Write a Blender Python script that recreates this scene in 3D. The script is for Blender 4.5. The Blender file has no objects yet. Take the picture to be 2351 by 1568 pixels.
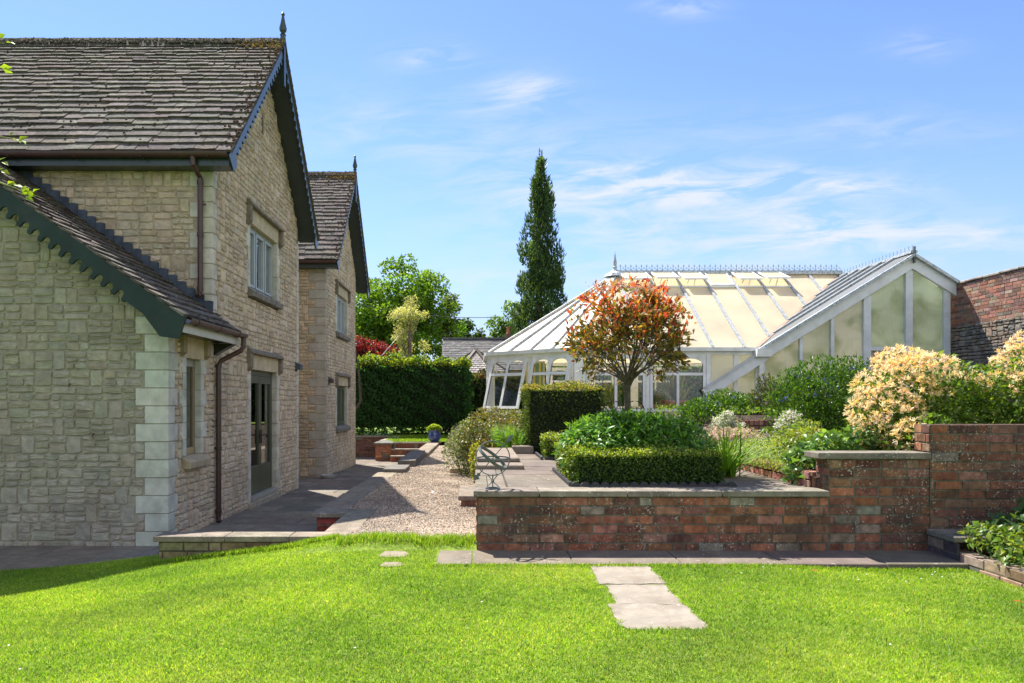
import bpy, math, random
import numpy as np
from mathutils import Vector
R = math.radians
rng = np.random.default_rng(11)
random.seed(5)
scn = bpy.context.scene
COL = scn.collection

# ---------------------------------------------------------------- camera, sky, sun, exposure
EYE = 1.75
F = 1567.0                      # focal length in units of a 2351 px wide picture (24 mm on full frame)
cam = bpy.data.cameras.new("camera")
cam.lens = 24.0; cam.sensor_width = 36.0
cam.shift_x = 0.0342; cam.shift_y = 0.0578
cam.clip_start = 0.05; cam.clip_end = 3000
camo = bpy.data.objects.new("camera", cam)
camo.location = (0, 0, EYE); camo.rotation_euler = (R(90), 0, 0)
COL.objects.link(camo); scn.camera = camo

SUNDIR = Vector((-0.35, 0.50, 1.0)).normalized()       # towards the sun
SUN_EL = math.asin(SUNDIR.z); SUN_AZ = math.atan2(SUNDIR.x, SUNDIR.y)
sl = bpy.data.lights.new("sun", 'SUN'); sl.energy = 5.0; sl.angle = R(0.53); sl.color = (1.0, 0.95, 0.86)
so = bpy.data.objects.new("sun", sl); so.rotation_euler = (-SUNDIR).to_track_quat('-Z', 'Y').to_euler()
so.location = (-20, 30, 60); COL.objects.link(so)

scn.view_settings.view_transform = 'Standard'
scn.view_settings.look = 'None'
scn.view_settings.gamma = 1.0
scn.view_settings.exposure = 1.2
scn.cycles.max_bounces = 8
scn.cycles.transparent_max_bounces = 12
scn.cycles.use_adaptive_sampling = True
try: scn.cycles.use_denoising = True
except Exception: pass

W = bpy.data.worlds.new("World"); scn.world = W; W.use_nodes = True
nt = W.node_tree; nt.nodes.clear()
def nd(t, **k):
    n = nt.nodes.new(t)
    for a, b in k.items(): setattr(n, a, b)
    return n
def mth(op, a, b=None, c=None):
    n = nt.nodes.new('ShaderNodeMath'); n.operation = op
    for i, v in enumerate((a, b, c)):
        if v is None: continue
        if hasattr(v, 'is_linked') or hasattr(v, 'node'): nt.links.new(v, n.inputs[i])
        else: n.inputs[i].default_value = v
    return n.outputs[0]
wo = nd('ShaderNodeOutputWorld'); bg = nd('ShaderNodeBackground'); bg.inputs[1].default_value = 0.092
sky = nd('ShaderNodeTexSky', sky_type='NISHITA', sun_disc=False)
sky.sun_elevation = SUN_EL; sky.sun_rotation = SUN_AZ
sky.altitude = 100; sky.air_density = 1.0; sky.dust_density = 0.15; sky.ozone_density = 2.0
tc = nd('ShaderNodeTexCoord'); sep = nd('ShaderNodeSeparateXYZ')
nt.links.new(tc.outputs['Generated'], sep.inputs[0])
yy = mth('MAXIMUM', sep.outputs[1], 0.08)
u = mth('DIVIDE', sep.outputs[0], yy); v = mth('DIVIDE', sep.outputs[2], yy)
comb = nd('ShaderNodeCombineXYZ')
nt.links.new(mth('ADD', mth('MULTIPLY', u, 5.0), mth('MULTIPLY', v, 3.0)), comb.inputs[0])
nt.links.new(mth('SUBTRACT', mth('MULTIPLY', v, 24.0), mth('MULTIPLY', u, 2.6)), comb.inputs[1])
nz = nd('ShaderNodeTexNoise'); nz.inputs['Scale'].default_value = 1.3; nz.inputs['Detail'].default_value = 9
nz.inputs['Roughness'].default_value = 0.62; nz.inputs['Distortion'].default_value = 0.6
nt.links.new(comb.outputs[0], nz.inputs['Vector'])
dens = None
# wisps: direction (u, v), half sizes, strength
for cu, cv, hu, hv, st in [(0.36, 0.318, 0.22, 0.026, .95), (0.49, 0.262, 0.085, 0.022, .75), (0.55, 0.315, 0.10, 0.012, .5), (0.065, 0.452, 0.060, 0.028, .62),
                           (-0.07, 0.500, 0.055, 0.022, .5), (0.16, 0.31, 0.20, 0.07, .55), (-0.12, 0.40, 0.2, 0.05, .28),
                           (0.40, 0.23, 0.30, 0.05, .5), (0.30, 0.575, 0.05, 0.016, .45), (0.65, 0.52, 0.06, 0.02, .3),
                           (0.55, 0.40, 0.2, 0.03, .28), (0.68, 0.24, 0.2, 0.03, .5), (0.0, 0.17, 0.6, 0.03, .35)]:
    a = mth('DIVIDE', mth('SUBTRACT', u, cu), hu); b = mth('DIVIDE', mth('SUBTRACT', v, cv), hv)
    g = mth('MULTIPLY', mth('EXPONENT', mth('MULTIPLY', mth('ADD', mth('MULTIPLY', a, a), mth('MULTIPLY', b, b)), -1.0)), st)
    dens = g if dens is None else mth('ADD', dens, g)
cl = mth('MULTIPLY', mth('MULTIPLY', mth('SUBTRACT', nz.outputs[0], 0.40), 5.2), dens)
cl = mth('MINIMUM', mth('MAXIMUM', cl, 0.0), 0.92)
# bright cloud added in the unseen sky behind the camera as fill light
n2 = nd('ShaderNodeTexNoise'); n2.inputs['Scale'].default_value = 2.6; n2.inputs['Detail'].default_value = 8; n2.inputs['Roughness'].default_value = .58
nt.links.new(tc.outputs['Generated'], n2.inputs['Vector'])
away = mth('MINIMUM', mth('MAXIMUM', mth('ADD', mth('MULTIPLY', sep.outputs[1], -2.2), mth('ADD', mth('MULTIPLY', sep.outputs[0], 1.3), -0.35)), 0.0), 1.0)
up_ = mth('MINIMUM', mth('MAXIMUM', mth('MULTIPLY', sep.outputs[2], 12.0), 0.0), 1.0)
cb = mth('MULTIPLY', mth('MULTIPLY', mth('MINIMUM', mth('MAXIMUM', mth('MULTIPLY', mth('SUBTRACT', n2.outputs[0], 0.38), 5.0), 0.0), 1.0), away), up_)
tint = nd('ShaderNodeMix', data_type='RGBA', blend_type='MULTIPLY'); tint.inputs[0].default_value = 1.0
nt.links.new(sky.outputs[0], tint.inputs[6]); tint.inputs[7].default_value = (0.82, 0.895, 1.09, 1)
hz = nd('ShaderNodeMix', data_type='RGBA'); ez = mth('DIVIDE', mth('MAXIMUM', sep.outputs[2], 0.0), 0.17)      # pale haze low in the sky
nt.links.new(mth('MULTIPLY', mth('EXPONENT', mth('MULTIPLY', mth('MULTIPLY', ez, ez), -1.0)), 0.82), hz.inputs[0]); nt.links.new(tint.outputs[2], hz.inputs[6]); hz.inputs[7].default_value = (2.62, 3.0, 4.15, 1)
mx = nd('ShaderNodeMix', data_type='RGBA')
nt.links.new(cl, mx.inputs[0]); nt.links.new(hz.outputs[2], mx.inputs[6]); mx.inputs[7].default_value = (4.0, 4.25, 4.6, 1)
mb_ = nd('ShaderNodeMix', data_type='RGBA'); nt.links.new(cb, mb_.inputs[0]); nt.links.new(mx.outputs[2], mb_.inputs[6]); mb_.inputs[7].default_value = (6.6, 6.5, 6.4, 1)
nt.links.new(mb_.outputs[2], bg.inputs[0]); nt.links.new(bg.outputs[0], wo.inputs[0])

# ---------------------------------------------------------------- object helpers
def link(o): COL.objects.link(o); return o
def tag(o, label=None, cat=None, group=None, kind=None):
    if label: o['label'] = label
    if cat: o['category'] = cat
    if group: o['group'] = group
    if kind: o['kind'] = kind
    return o
def thing(name, label, cat, loc=(0, 0, 0), group=None):
    o = bpy.data.objects.new(name, None); o.empty_display_size = .2; o.location = loc
    link(o); return tag(o, label, cat, group)
def wloc(o):
    v = Vector((0, 0, 0))
    while o is not None: v = v + o.location; o = o.parent
    return v
def copy_tree(o, parent=None):
    c = o.copy(); COL.objects.link(c); c.parent = parent
    for ch in o.children: copy_tree(ch, c)
    return c
def finish(name, me, mat, parent, origin):
    me.materials.append(mat)
    o = bpy.data.objects.new(name, me)
    if parent is not None: o.parent = parent
    elif origin is not None: o.location = origin
    return link(o)
def offs(parent, origin):
    if parent is not None: return np.array(wloc(parent))
    return np.array(origin if origin is not None else (0, 0, 0), float)

def np_mesh(name, V, Fc, C, mat, parent=None, origin=None, smooth=False):
    """V (n,3), Fc (m,k) all faces k-gons, C (m,3) colour of each face"""
    V = np.asarray(V, np.float64) - offs(parent, origin)
    Fc = np.asarray(Fc, np.int32); m, k = Fc.shape
    me = bpy.data.meshes.new(name)
    me.vertices.add(len(V)); me.vertices.foreach_set('co', V.astype(np.float32).ravel())
    me.loops.add(m * k); me.loops.foreach_set('vertex_index', Fc.ravel())
    me.polygons.add(m); me.polygons.foreach_set('loop_start', np.arange(0, m * k, k, dtype=np.int32))
    if smooth: me.polygons.foreach_set('use_smooth', np.ones(m, bool))
    me.update(calc_edges=True)
    ca = me.color_attributes.new('Col', 'FLOAT_COLOR', 'CORNER')
    C4 = np.ones((m, k, 4), np.float32); C4[:, :, :3] = np.asarray(C, np.float32)[:, None, :]
    ca.data.foreach_set('color', C4.ravel())
    return finish(name, me, mat, parent, origin)

class MB:
    def __init__(s): s.v = []; s.f = []; s.c = []
    def raw(s, V, Fs, col=(1, 1, 1)):
        b = len(s.v); s.v += [tuple(p) for p in V]
        for f in Fs: s.f.append(tuple(b + i for i in f)); s.c.append(col)
    def poly(s, pts, col=(1, 1, 1)): s.raw(pts, [tuple(range(len(pts)))], col)
    def obox(s, O, U, V_, W_, col=(1, 1, 1)):
        O, U, V_, W_ = (Vector(q) for q in (O, U, V_, W_))
        P = [O, O + U, O + U + V_, O + V_, O + W_, O + U + W_, O + U + V_ + W_, O + V_ + W_]
        s.raw(P, [(0, 3, 2, 1), (4, 5, 6, 7), (0, 1, 5, 4), (1, 2, 6, 5), (2, 3, 7, 6), (3, 0, 4, 7)], col)
    def box(s, x0, x1, y0, y1, z0, z1, col=(1, 1, 1)):
        s.obox((x0, y0, z0), (x1 - x0, 0, 0), (0, y1 - y0, 0), (0, 0, z1 - z0), col)
    def bar(s, a, b, w, h, col=(1, 1, 1), up=(0, 0, 1)):
        a = Vector(a); b = Vector(b); d = (b - a); n = d.normalized(); up = Vector(up)
        sd = n.cross(up).normalized(); u2 = sd.cross(n).normalized()
        s.obox(a - sd * w / 2 - u2 * h / 2, d, sd * w, u2 * h, col)
    def tube(s, pts, r, n=6, col=(1, 1, 1), cap=True):
        pts = [Vector(p) for p in pts]; k = len(pts)
        rs = list(r) if hasattr(r, '__len__') else [r] * k
        V = []; ref = None
        for i, p in enumerate(pts):
            d = (pts[min(i + 1, k - 1)] - pts[max(i - 1, 0)]).normalized()
            if ref is None: ref = Vector((1, 0, 0)) if abs(d.x) < .8 else Vector((0, 1, 0))
            a = d.cross(ref).normalized(); b = d.cross(a).normalized(); ref = -b if False else ref
            for j in range(n):
                t = 2 * math.pi * j / n
                V.append(p + (a * math.cos(t) + b * math.sin(t)) * rs[i])
        Fs = [(i * n + j, i * n + (j + 1) % n, (i + 1) * n + (j + 1) % n, (i + 1) * n + j) for i in range(k - 1) for j in range(n)]
        if cap: Fs += [tuple(range(n))[::-1], tuple(range((k - 1) * n, k * n))]
        s.raw(V, Fs, col)
    def lathe(s, prof, c, n=16, col=(1, 1, 1)):
        c = Vector(c); V = []
        for r_, z_ in prof:
            for j in range(n):
                t = 2 * math.pi * j / n; V.append(c + Vector((r_ * math.cos(t), r_ * math.sin(t), z_)))
        k = len(prof)
        Fs = [(i * n + j, i * n + (j + 1) % n, (i + 1) * n + (j + 1) % n, (i + 1) * n + j) for i in range(k - 1) for j in range(n)]
        Fs += [tuple(range(n))[::-1], tuple(range((k - 1) * n, k * n))]
        s.raw(V, Fs, col)
    def prism(s, pts2, O, U, V_, N, th, col=(1, 1, 1)):
        """extrude a 2-D outline (in axes U,V_) by th along N"""
        O, U, V_, N = (Vector(q) for q in (O, U, V_, N)); n = len(pts2)
        A = [O + U * a + V_ * b for a, b in pts2]; B = [p + N * th for p in A]
        s.raw(A + B, [tuple(range(n))[::-1], tuple(range(n, 2 * n))] + [(i, (i + 1) % n, n + (i + 1) % n, n + i) for i in range(n)], col)
    def build(s, name, mat, parent=None, origin=None, smooth=False, bevel=0, seg=1):
        off = offs(parent, origin)
        me = bpy.data.meshes.new(name)
        me.from_pydata((np.array(s.v, float) - off).tolist(), [], s.f)
        if smooth: me.polygons.foreach_set('use_smooth', np.ones(len(s.f), bool))
        ca = me.color_attributes.new('Col', 'FLOAT_COLOR', 'CORNER')
        cnt = np.array([len(f) for f in s.f]); cc = np.ones((len(s.f), 4), np.float32); cc[:, :3] = np.array(s.c, np.float32)
        ca.data.foreach_set('color', np.repeat(cc, cnt, axis=0).ravel())
        o = finish(name, me, mat, parent, origin)
        if bevel:
            m = o.modifiers.new('bevel', 'BEVEL'); m.width = bevel; m.segments = seg; m.limit_method = 'ANGLE'; m.angle_limit = R(40)
        return o

def at(x, y, Y):           # a pixel of the 2351-wide picture as a point at depth Y
    return Vector(((x - 1095) * Y / F, Y, EYE - (y - 920) * Y / F))

# ---------------------------------------------------------------- materials
def material(name, col=None, var=.3, vscale=6, rough=.8, bump=.3, bscale=40, bdist=.01, spots=None, spec=.3, metal=0, coat=0, stain=None, wave=None):
    m = bpy.data.materials.new(name); m.use_nodes = True; t = m.node_tree; N = t.nodes; L = t.links
    p = N['Principled BSDF']; p.inputs['Roughness'].default_value = rough; p.inputs['Specular IOR Level'].default_value = spec
    p.inputs['Metallic'].default_value = metal; p.inputs['Coat Weight'].default_value = coat
    geo = N.new('ShaderNodeTexCoord').outputs['Object']
    def noise(sc, det=5, ro=.6):
        n = N.new('ShaderNodeTexNoise'); n.inputs['Scale'].default_value = sc; n.inputs['Detail'].default_value = det; n.inputs['Roughness'].default_value = ro
        L.new(geo, n.inputs['Vector']); return n.outputs[0]
    def mul(c, fac):
        x = N.new('ShaderNodeMix'); x.data_type = 'RGBA'; x.blend_type = 'MULTIPLY'; x.inputs[0].default_value = 1
        L.new(c, x.inputs[6]); L.new(fac, x.inputs[7]); return x.outputs[2]
    def rmap(f, a, b, c, d):
        x = N.new('ShaderNodeMapRange'); x.inputs[1].default_value = a; x.inputs[2].default_value = b; x.inputs[3].default_value = c; x.inputs[4].default_value = d
        L.new(f, x.inputs[0]); return x.outputs[0]
    def mixc(f, c, col2):
        x = N.new('ShaderNodeMix'); x.data_type = 'RGBA'; L.new(f, x.inputs[0]); L.new(c, x.inputs[6]); x.inputs[7].default_value = (*col2, 1); return x.outputs[2]
    if col is None:
        a = N.new('ShaderNodeAttribute'); a.attribute_name = 'Col'; c = a.outputs['Color']
    else:
        r_ = N.new('ShaderNodeRGB'); r_.outputs[0].default_value = (*col, 1); c = r_.outputs[0]
    if var: c = mul(c, rmap(noise(vscale), .3, .7, 1 - var, 1 + var))
    if stain:
        sc, lo, hi, scol = stain
        c = mixc(rmap(noise(sc, 6, .65), lo, hi, 0, .85), c, scol)
    if spots:
        sc, lo, hi, scol, msc = spots
        f = rmap(noise(sc, 3, .6), lo, hi, 0, 1)
        if msc:
            x = N.new('ShaderNodeMath'); x.operation = 'MULTIPLY'; L.new(f, x.inputs[0]); L.new(rmap(noise(msc, 3), .44, .6, 0, 1), x.inputs[1]); f = x.outputs[0]
        c = mixc(f, c, scol)
    L.new(c, p.inputs['Base Color'])
    if bump:
        b = N.new('ShaderNodeBump'); b.inputs['Strength'].default_value = bump; b.inputs['Distance'].default_value = bdist
        h = noise(bscale, 8, .65)
        if wave:
            w = N.new('ShaderNodeTexWave'); w.inputs['Scale'].default_value = wave; L.new(geo, w.inputs['Vector'])
            x = N.new('ShaderNodeMath'); x.operation = 'ADD'; L.new(h, x.inputs[0]); L.new(w.outputs[1], x.inputs[1]); h = x.outputs[0]
        L.new(h, b.inputs['Height']); L.new(b.outputs[0], p.inputs['Normal'])
    return m

def leaf_material(name, trans=.45, tcol=(1.5, 1.45, .45), rough=.42, spec=.4, gain=1.0):
    m = bpy.data.materials.new(name); m.use_nodes = True; t = m.node_tree; N = t.nodes; L = t.links
    p = N['Principled BSDF']; p.inputs['Roughness'].default_value = rough; p.inputs['Specular IOR Level'].default_value = spec
    a = N.new('ShaderNodeAttribute'); a.attribute_name = 'Col'
    L.new(a.outputs['Color'], p.inputs['Base Color'])
    x = N.new('ShaderNodeMix'); x.data_type = 'RGBA'; x.blend_type = 'MULTIPLY'; x.clamp_result = False; x.inputs[0].default_value = 1
    L.new(a.outputs['Color'], x.inputs[6]); x.inputs[7].default_value = (*tcol, 1)
    tr = N.new('ShaderNodeBsdfTranslucent'); L.new(x.outputs[2], tr.inputs[0])
    mx = N.new('ShaderNodeMixShader'); mx.inputs[0].default_value = trans
    L.new(p.outputs[0], mx.inputs[1]); L.new(tr.outputs[0], mx.inputs[2])
    L.new(mx.outputs[0], N['Material Output'].inputs[0]); return m

def glass_material(name, refl=.12, tint=(.95, .98, .97)):
    m = bpy.data.materials.new(name); m.use_nodes = True; t = m.node_tree; N = t.nodes; L = t.links
    N.remove(N['Principled BSDF'])
    tr = N.new('ShaderNodeBsdfTransparent'); tr.inputs[0].default_value = (*tint, 1)
    gl = N.new('ShaderNodeBsdfGlossy'); gl.inputs['Roughness'].default_value = .01
    fr = N.new('ShaderNodeFresnel'); fr.inputs[0].default_value = 1.5
    mx = N.new('ShaderNodeMixShader'); ad = N.new('ShaderNodeMath'); ad.operation = 'ADD'; ad.inputs[1].default_value = refl - .04
    L.new(fr.outputs[0], ad.inputs[0]); L.new(ad.outputs[0], mx.inputs[0]); L.new(tr.outputs[0], mx.inputs[1]); L.new(gl.outputs[0], mx.inputs[2])
    L.new(mx.outputs[0], N['Material Output'].inputs[0]); return m

def poly_material(name, scale=20, trans=.3, mottle=None):
    m = bpy.data.materials.new(name); m.use_nodes = True; t = m.node_tree; N = t.nodes; L = t.links
    p = N['Principled BSDF']; p.inputs['Roughness'].default_value = .35; p.inputs['Specular IOR Level'].default_value = .5
    a = N.new('ShaderNodeAttribute'); a.attribute_name = 'Col'
    geo = N.new('ShaderNodeTexCoord').outputs['Object']
    w = N.new('ShaderNodeTexWave'); w.inputs['Scale'].default_value = scale; w.inputs['Distortion'].default_value = 0; L.new(geo, w.inputs['Vector'])
    n = N.new('ShaderNodeTexNoise'); n.inputs['Scale'].default_value = .9; n.inputs['Detail'].default_value = 5; L.new(geo, n.inputs['Vector'])
    r1 = N.new('ShaderNodeMapRange'); r1.inputs[3].default_value = .92; r1.inputs[4].default_value = 1.03; L.new(w.outputs[1], r1.inputs[0])
    r2 = N.new('ShaderNodeMapRange'); r2.inputs[1].default_value = .3; r2.inputs[2].default_value = .7; r2.inputs[3].default_value = .86; r2.inputs[4].default_value = 1.06; L.new(n.outputs[0], r2.inputs[0])
    q = N.new('ShaderNodeMath'); q.operation = 'MULTIPLY'; L.new(r1.outputs[0], q.inputs[0]); L.new(r2.outputs[0], q.inputs[1])
    x = N.new('ShaderNodeMix'); x.data_type = 'RGBA'; x.blend_type = 'MULTIPLY'; x.inputs[0].default_value = 1
    L.new(a.outputs['Color'], x.inputs[6]); L.new(q.outputs[0], x.inputs[7])
    cc = x.outputs[2]
    if mottle:
        n2 = N.new('ShaderNodeTexNoise'); n2.inputs['Scale'].default_value = 1.4; n2.inputs['Detail'].default_value = 6; n2.inputs['Distortion'].default_value = .8; L.new(geo, n2.inputs['Vector'])
        r3 = N.new('ShaderNodeMapRange'); r3.inputs[1].default_value = .46; r3.inputs[2].default_value = .72; r3.inputs[4].default_value = .75; L.new(n2.outputs[0], r3.inputs[0])
        y = N.new('ShaderNodeMix'); y.data_type = 'RGBA'; L.new(r3.outputs[0], y.inputs[0]); L.new(cc, y.inputs[6]); y.inputs[7].default_value = (*mottle, 1); cc = y.outputs[2]
    L.new(cc, p.inputs['Base Color'])
    tr = N.new('ShaderNodeBsdfTranslucent'); L.new(cc, tr.inputs[0])
    mx = N.new('ShaderNodeMixShader'); mx.inputs[0].default_value = trans
    L.new(p.outputs[0], mx.inputs[1]); L.new(tr.outputs[0], mx.inputs[2]); L.new(mx.outputs[0], N['Material Output'].inputs[0]); return m

M = dict(
    stone=material('rubble_stone', var=.22, vscale=9, rough=.9, bump=.55, bscale=38, bdist=.012, stain=(1.3, .52, .78, (.20, .17, .13))),
    ashlar=material('ashlar_stone', var=.20, vscale=6, rough=.85, bump=.35, bscale=70, bdist=.005, stain=(2.6, .50, .80, (.24, .225, .19)), spots=(30, .62, .72, (.30, .29, .25), 3)),
    hood=material('weathered_stone', var=.35, vscale=9, rough=.95, bump=.5, bscale=60, bdist=.01, spots=(60, .58, .68, (.33, .31, .24), 6)),
    slate=material('stone_slate', var=.42, vscale=14, rough=.95, bump=1.0, bscale=38, bdist=.035, spots=(45, .62, .72, (.40, .36, .30), 5)),
    moss=material('moss', var=.4, vscale=40, rough=1, bump=.8, bscale=140, bdist=.01),
    green=material('green_paint', stain=(6, .55, .85, (.045, .055, .05)), var=.2, vscale=4, rough=.32, bump=.03, bscale=60, spec=.5, coat=.15),
    green_matt=material('matt_green_paint', stain=(6, .55, .85, (.045, .055, .05)), var=.2, vscale=4, rough=.55, bump=.05, bscale=60, spec=.2),
    brown=material('brown_plastic', col=(.055, .026, .022), var=.25, vscale=5, rough=.35, bump=.03, spec=.5),
    lead=material('lead', col=(.060, .075, .10), var=.4, vscale=7, rough=.45, bump=.2, bscale=20, metal=.35),
    pane=glass_material('dark_glass', .34, (.5, .52, .5)),
    pane_light=glass_material('window_glass', .52, (.95, .97, 1.0)),
    room=material('dark_interior', col=(.012, .013, .013), var=0, bump=0, rough=.9),
    blind=material('window_blind', col=(.86, .88, .90), var=.04, bump=0, rough=.9),
    frame=material('window_paint', var=.08, vscale=6, rough=.35, bump=.02, spec=.5),
    brick=material('old_brick', var=.45, vscale=16, rough=.92, bump=.7, bscale=90, bdist=.008, stain=(1.7, .48, .74, (.055, .045, .036)), spots=(50, .580, .66, (.46, .43, .35), 4.5)),
    redbrick=material('clean_brick', var=.35, vscale=16, rough=.92, bump=.6, bscale=90, bdist=.006, spots=(50, .66, .74, (.42, .38, .32), 4)),
    coping=material('coping_stone', var=.35, vscale=7, rough=.92, bump=.5, bscale=70, bdist=.008, stain=(2.6, .5, .75, (.10, .095, .075)), spots=(55, .6, .68, (.52, .49, .42), 5)),
    paving=material('paving_stone', var=.25, vscale=5, rough=.9, bump=.4, bscale=60, bdist=.006, stain=(3.2, .46, .72, (.13, .10, .075)), spots=(26, .62, .70, (.46, .42, .36), 3)),
    gravel=material('gravel', var=.45, vscale=60, rough=.95, bump=.9, bscale=55, bdist=.02),
    soil=material('soil', col=(.055, .038, .026), var=.5, vscale=14, rough=1, bump=1, bscale=30, bdist=.04),
    turf=material('turf', col=(.13, .19, .022), var=.5, vscale=22, rough=1, bump=.6, bscale=60),
    bark=material('bark', var=.4, vscale=14, rough=.95, bump=.9, bscale=26, bdist=.02),
    pvc=material('white_frame', var=.12, vscale=3, rough=.4, bump=.03, spec=.45, stain=(3.5, .56, .85, (.42, .43, .40))),
    alu=material('grey_bar', var=.25, vscale=14, rough=.5, bump=.15, bscale=80, spots=(22, .53, .62, (.16, .17, .17), 0)),
    iron=material('iron', var=.25, vscale=30, rough=.55, bump=.25, bscale=90, spec=.4),
    glaze=material('blue_glaze', col=(.022, .06, .22), var=.4, vscale=5, rough=.12, bump=.04, spec=.7, coat=.6),
    clay=material('terracotta', col=(.42, .20, .13), var=.2, vscale=6, rough=.85, bump=.3),
    plain=material('plain', var=.2, vscale=6, rough=.85, bump=.3, bscale=50),
    shingle=material('roof_slate', var=.25, vscale=5, rough=.7, bump=.3, bscale=30),
    leaf=leaf_material('leaf', .5, spec=.22),
    leafg=leaf_material('glossy_leaf', .40, rough=.36, spec=.32),
    petal=leaf_material('petal', .45, tcol=(1.1, 1.0, .85), rough=.6, spec=.2),
    redleaf=leaf_material('red_leaf', .5, tcol=(1.7, 1.1, .6), rough=.4, spec=.4),
    grass=leaf_material('grass_blade', .5, tcol=(1.35, 1.35, .6), rough=.5, spec=.3),
    glass=glass_material('clear_glass', .10),
    polyroof=poly_material('polycarbonate_roof', 9, .55),
    polywall=poly_material('polycarbonate_wall', 9, .72, (.42, .50, .26)),  # green mottle in the colour stands in for plants showing through
)
def jit(c, a=.12):
    k = 1 + random.uniform(-a, a); return tuple(max(0, x * k * (1 + random.uniform(-a, a) * .35)) for x in c)
# ---------------------------------------------------------------- masonry generators
STONE = [(.50, .415, .30), (.465, .38, .27), (.52, .44, .335), (.435, .355, .255), (.485, .41, .315), (.50, .405, .29)]
STONE_G = [(.315, .290, .230), (.290, .27, .215), (.335, .31, .255), (.305, .272, .213), (.28, .265, .215), (.345, .32, .265)]  # wing front palette, its green-grey shade mixed into the stone colour
MORTAR = (.37, .31, .23)
def clip_rect(r, openings, mn=.035):
    a0, a1, b0, b1 = r
    for (o0, o1, p0, p1) in openings:
        if a1 <= o0 or a0 >= o1 or b1 <= p0 or b0 >= p1: continue
        cand = [(a0, o0, b0, b1), (o1, a1, b0, b1), (a0, a1, b0, p0), (a0, a1, p1, b1)]
        cand = [c for c in cand if c[1] - c[0] > mn and c[3] - c[2] > mn]
        if not cand: return None
        a0, a1, b0, b1 = max(cand, key=lambda c: (c[1] - c[0]) * (c[3] - c[2]))
    return a0, a1, b0, b1
def one_stone(mb, O, U, N, a0, a1, b0, b1, pal, dep):
    g = .0048; a0 += g; a1 -= g; b0 += g; b1 -= g
    if a1 - a0 < .02 or b1 - b0 < .02: return
    w = a1 - a0; h = b1 - b0; rd = min(.014, h * .25, w * .25)
    def pt(a, b, d): return O + U * a + Vector((0, 0, b)) + N * d
    P = [(a0 + rd, b0), ((a0 + a1) / 2, b0), (a1 - rd, b0), (a1, b0 + rd), (a1, (b0 + b1) / 2), (a1, b1 - rd), (a1 - rd, b1), ((a0 + a1) / 2, b1), (a0 + rd, b1), (a0, b1 - rd), (a0, (b0 + b1) / 2), (a0, b0 + rd)]
    j = .0075; P = [(a + random.uniform(-j, j), b + random.uniform(-j, j)) for a, b in P]
    ca, cb = (a0 + a1) / 2, (b0 + b1) / 2; ins = .008
    def inn(a, b, k): return (a + (ca - a) * min(.45, k / (w / 2)), b + (cb - b) * min(.45, k / (h / 2)))
    d1 = dep * random.uniform(.75, 1.25)
    V = [pt(a, b, -.004) for a, b in P] + [pt(*inn(a, b, ins), d1 + random.uniform(-.005, .005)) for a, b in P]
    V += [pt(*inn(a, b, min(w, h) * .3), d1 + random.uniform(-.004, .008)) for a, b in P] + [pt(ca, cb, d1 + random.uniform(0, .008))]
    n = 12; Fs = [(i, (i + 1) % n, n + (i + 1) % n, n + i) for i in range(n)] + [(n + i, n + (i + 1) % n, 2 * n + (i + 1) % n, 2 * n + i) for i in range(n)] + [(2 * n + i, 2 * n + (i + 1) % n, 3 * n) for i in range(n)]
    mb.raw(V, Fs, jit(random.choice(pal), .085))
def rubble(mb, O, U, N, u0, u1, z0, z1, openings=(), top=None, pal=STONE, dep=.018, hk=1.0, wk=1.0):
    O = Vector(O); U = Vector(U); N = Vector(N); z = z0
    def put(a0, a1, b0, b1):
        r = clip_rect((a0, a1, b0, b1), openings)
        if r is None: return
        if top is not None and r[3] > min(top(r[0]), top(r[1])) : return
        one_stone(mb, O, U, N, *r, pal, dep)
    while z < z1 - .02:
        H = random.uniform(.15, .235) * hk
        if z + H > z1 - .06: H = z1 - z
        a = u0
        while a < u1 - .01:
            t = random.random()
            if t < .2: w = random.uniform(.11, .22) * hk
            else: w = random.uniform(.22, .46) * wk
            if a + w > u1 - .1: w = u1 - a
            if t < .2 and w < .32: put(a, a + w, z, z + H)
            else:
                k = 3 if (H > .2 and random.random() < .3) else 2
                cuts = sorted(random.uniform(.8, 1.2) * i / k for i in range(1, k))
                zs = [z] + [z + H * c for c in cuts] + [z + H]
                for b0, b1 in zip(zs[:-1], zs[1:]):
                    if w > .26 and random.random() < .68:
                        c = w * random.uniform(.33, .67); put(a, a + c, b0, b1); put(a + c, a + w, b0, b1)
                    else: put(a, a + w, b0, b1)
            a += w
        z += H
def backing(mb, O, U, u0, u1, z0, z1, openings, col=MORTAR):
    O = Vector(O); U = Vector(U)
    us = sorted({u0, u1} | {x for o in openings for x in o[:2] if u0 < x < u1}); zs = sorted({z0, z1} | {x for o in openings for x in o[2:] if z0 < x < z1})
    for a0, a1 in zip(us[:-1], us[1:]):
        for b0, b1 in zip(zs[:-1], zs[1:]):
            if any(o[0] < (a0 + a1) / 2 < o[1] and o[2] < (b0 + b1) / 2 < o[3] for o in openings): continue
            mb.poly([O + U * a0 + Vector((0, 0, b0)), O + U * a1 + Vector((0, 0, b0)), O + U * a1 + Vector((0, 0, b1)), O + U * a0 + Vector((0, 0, b1))], col)
BRICK = [(.225, .090, .050), (.27, .115, .062), (.18, .078, .048), (.205, .090, .055), (.14, .070, .050), (.245, .125, .082)]
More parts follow.
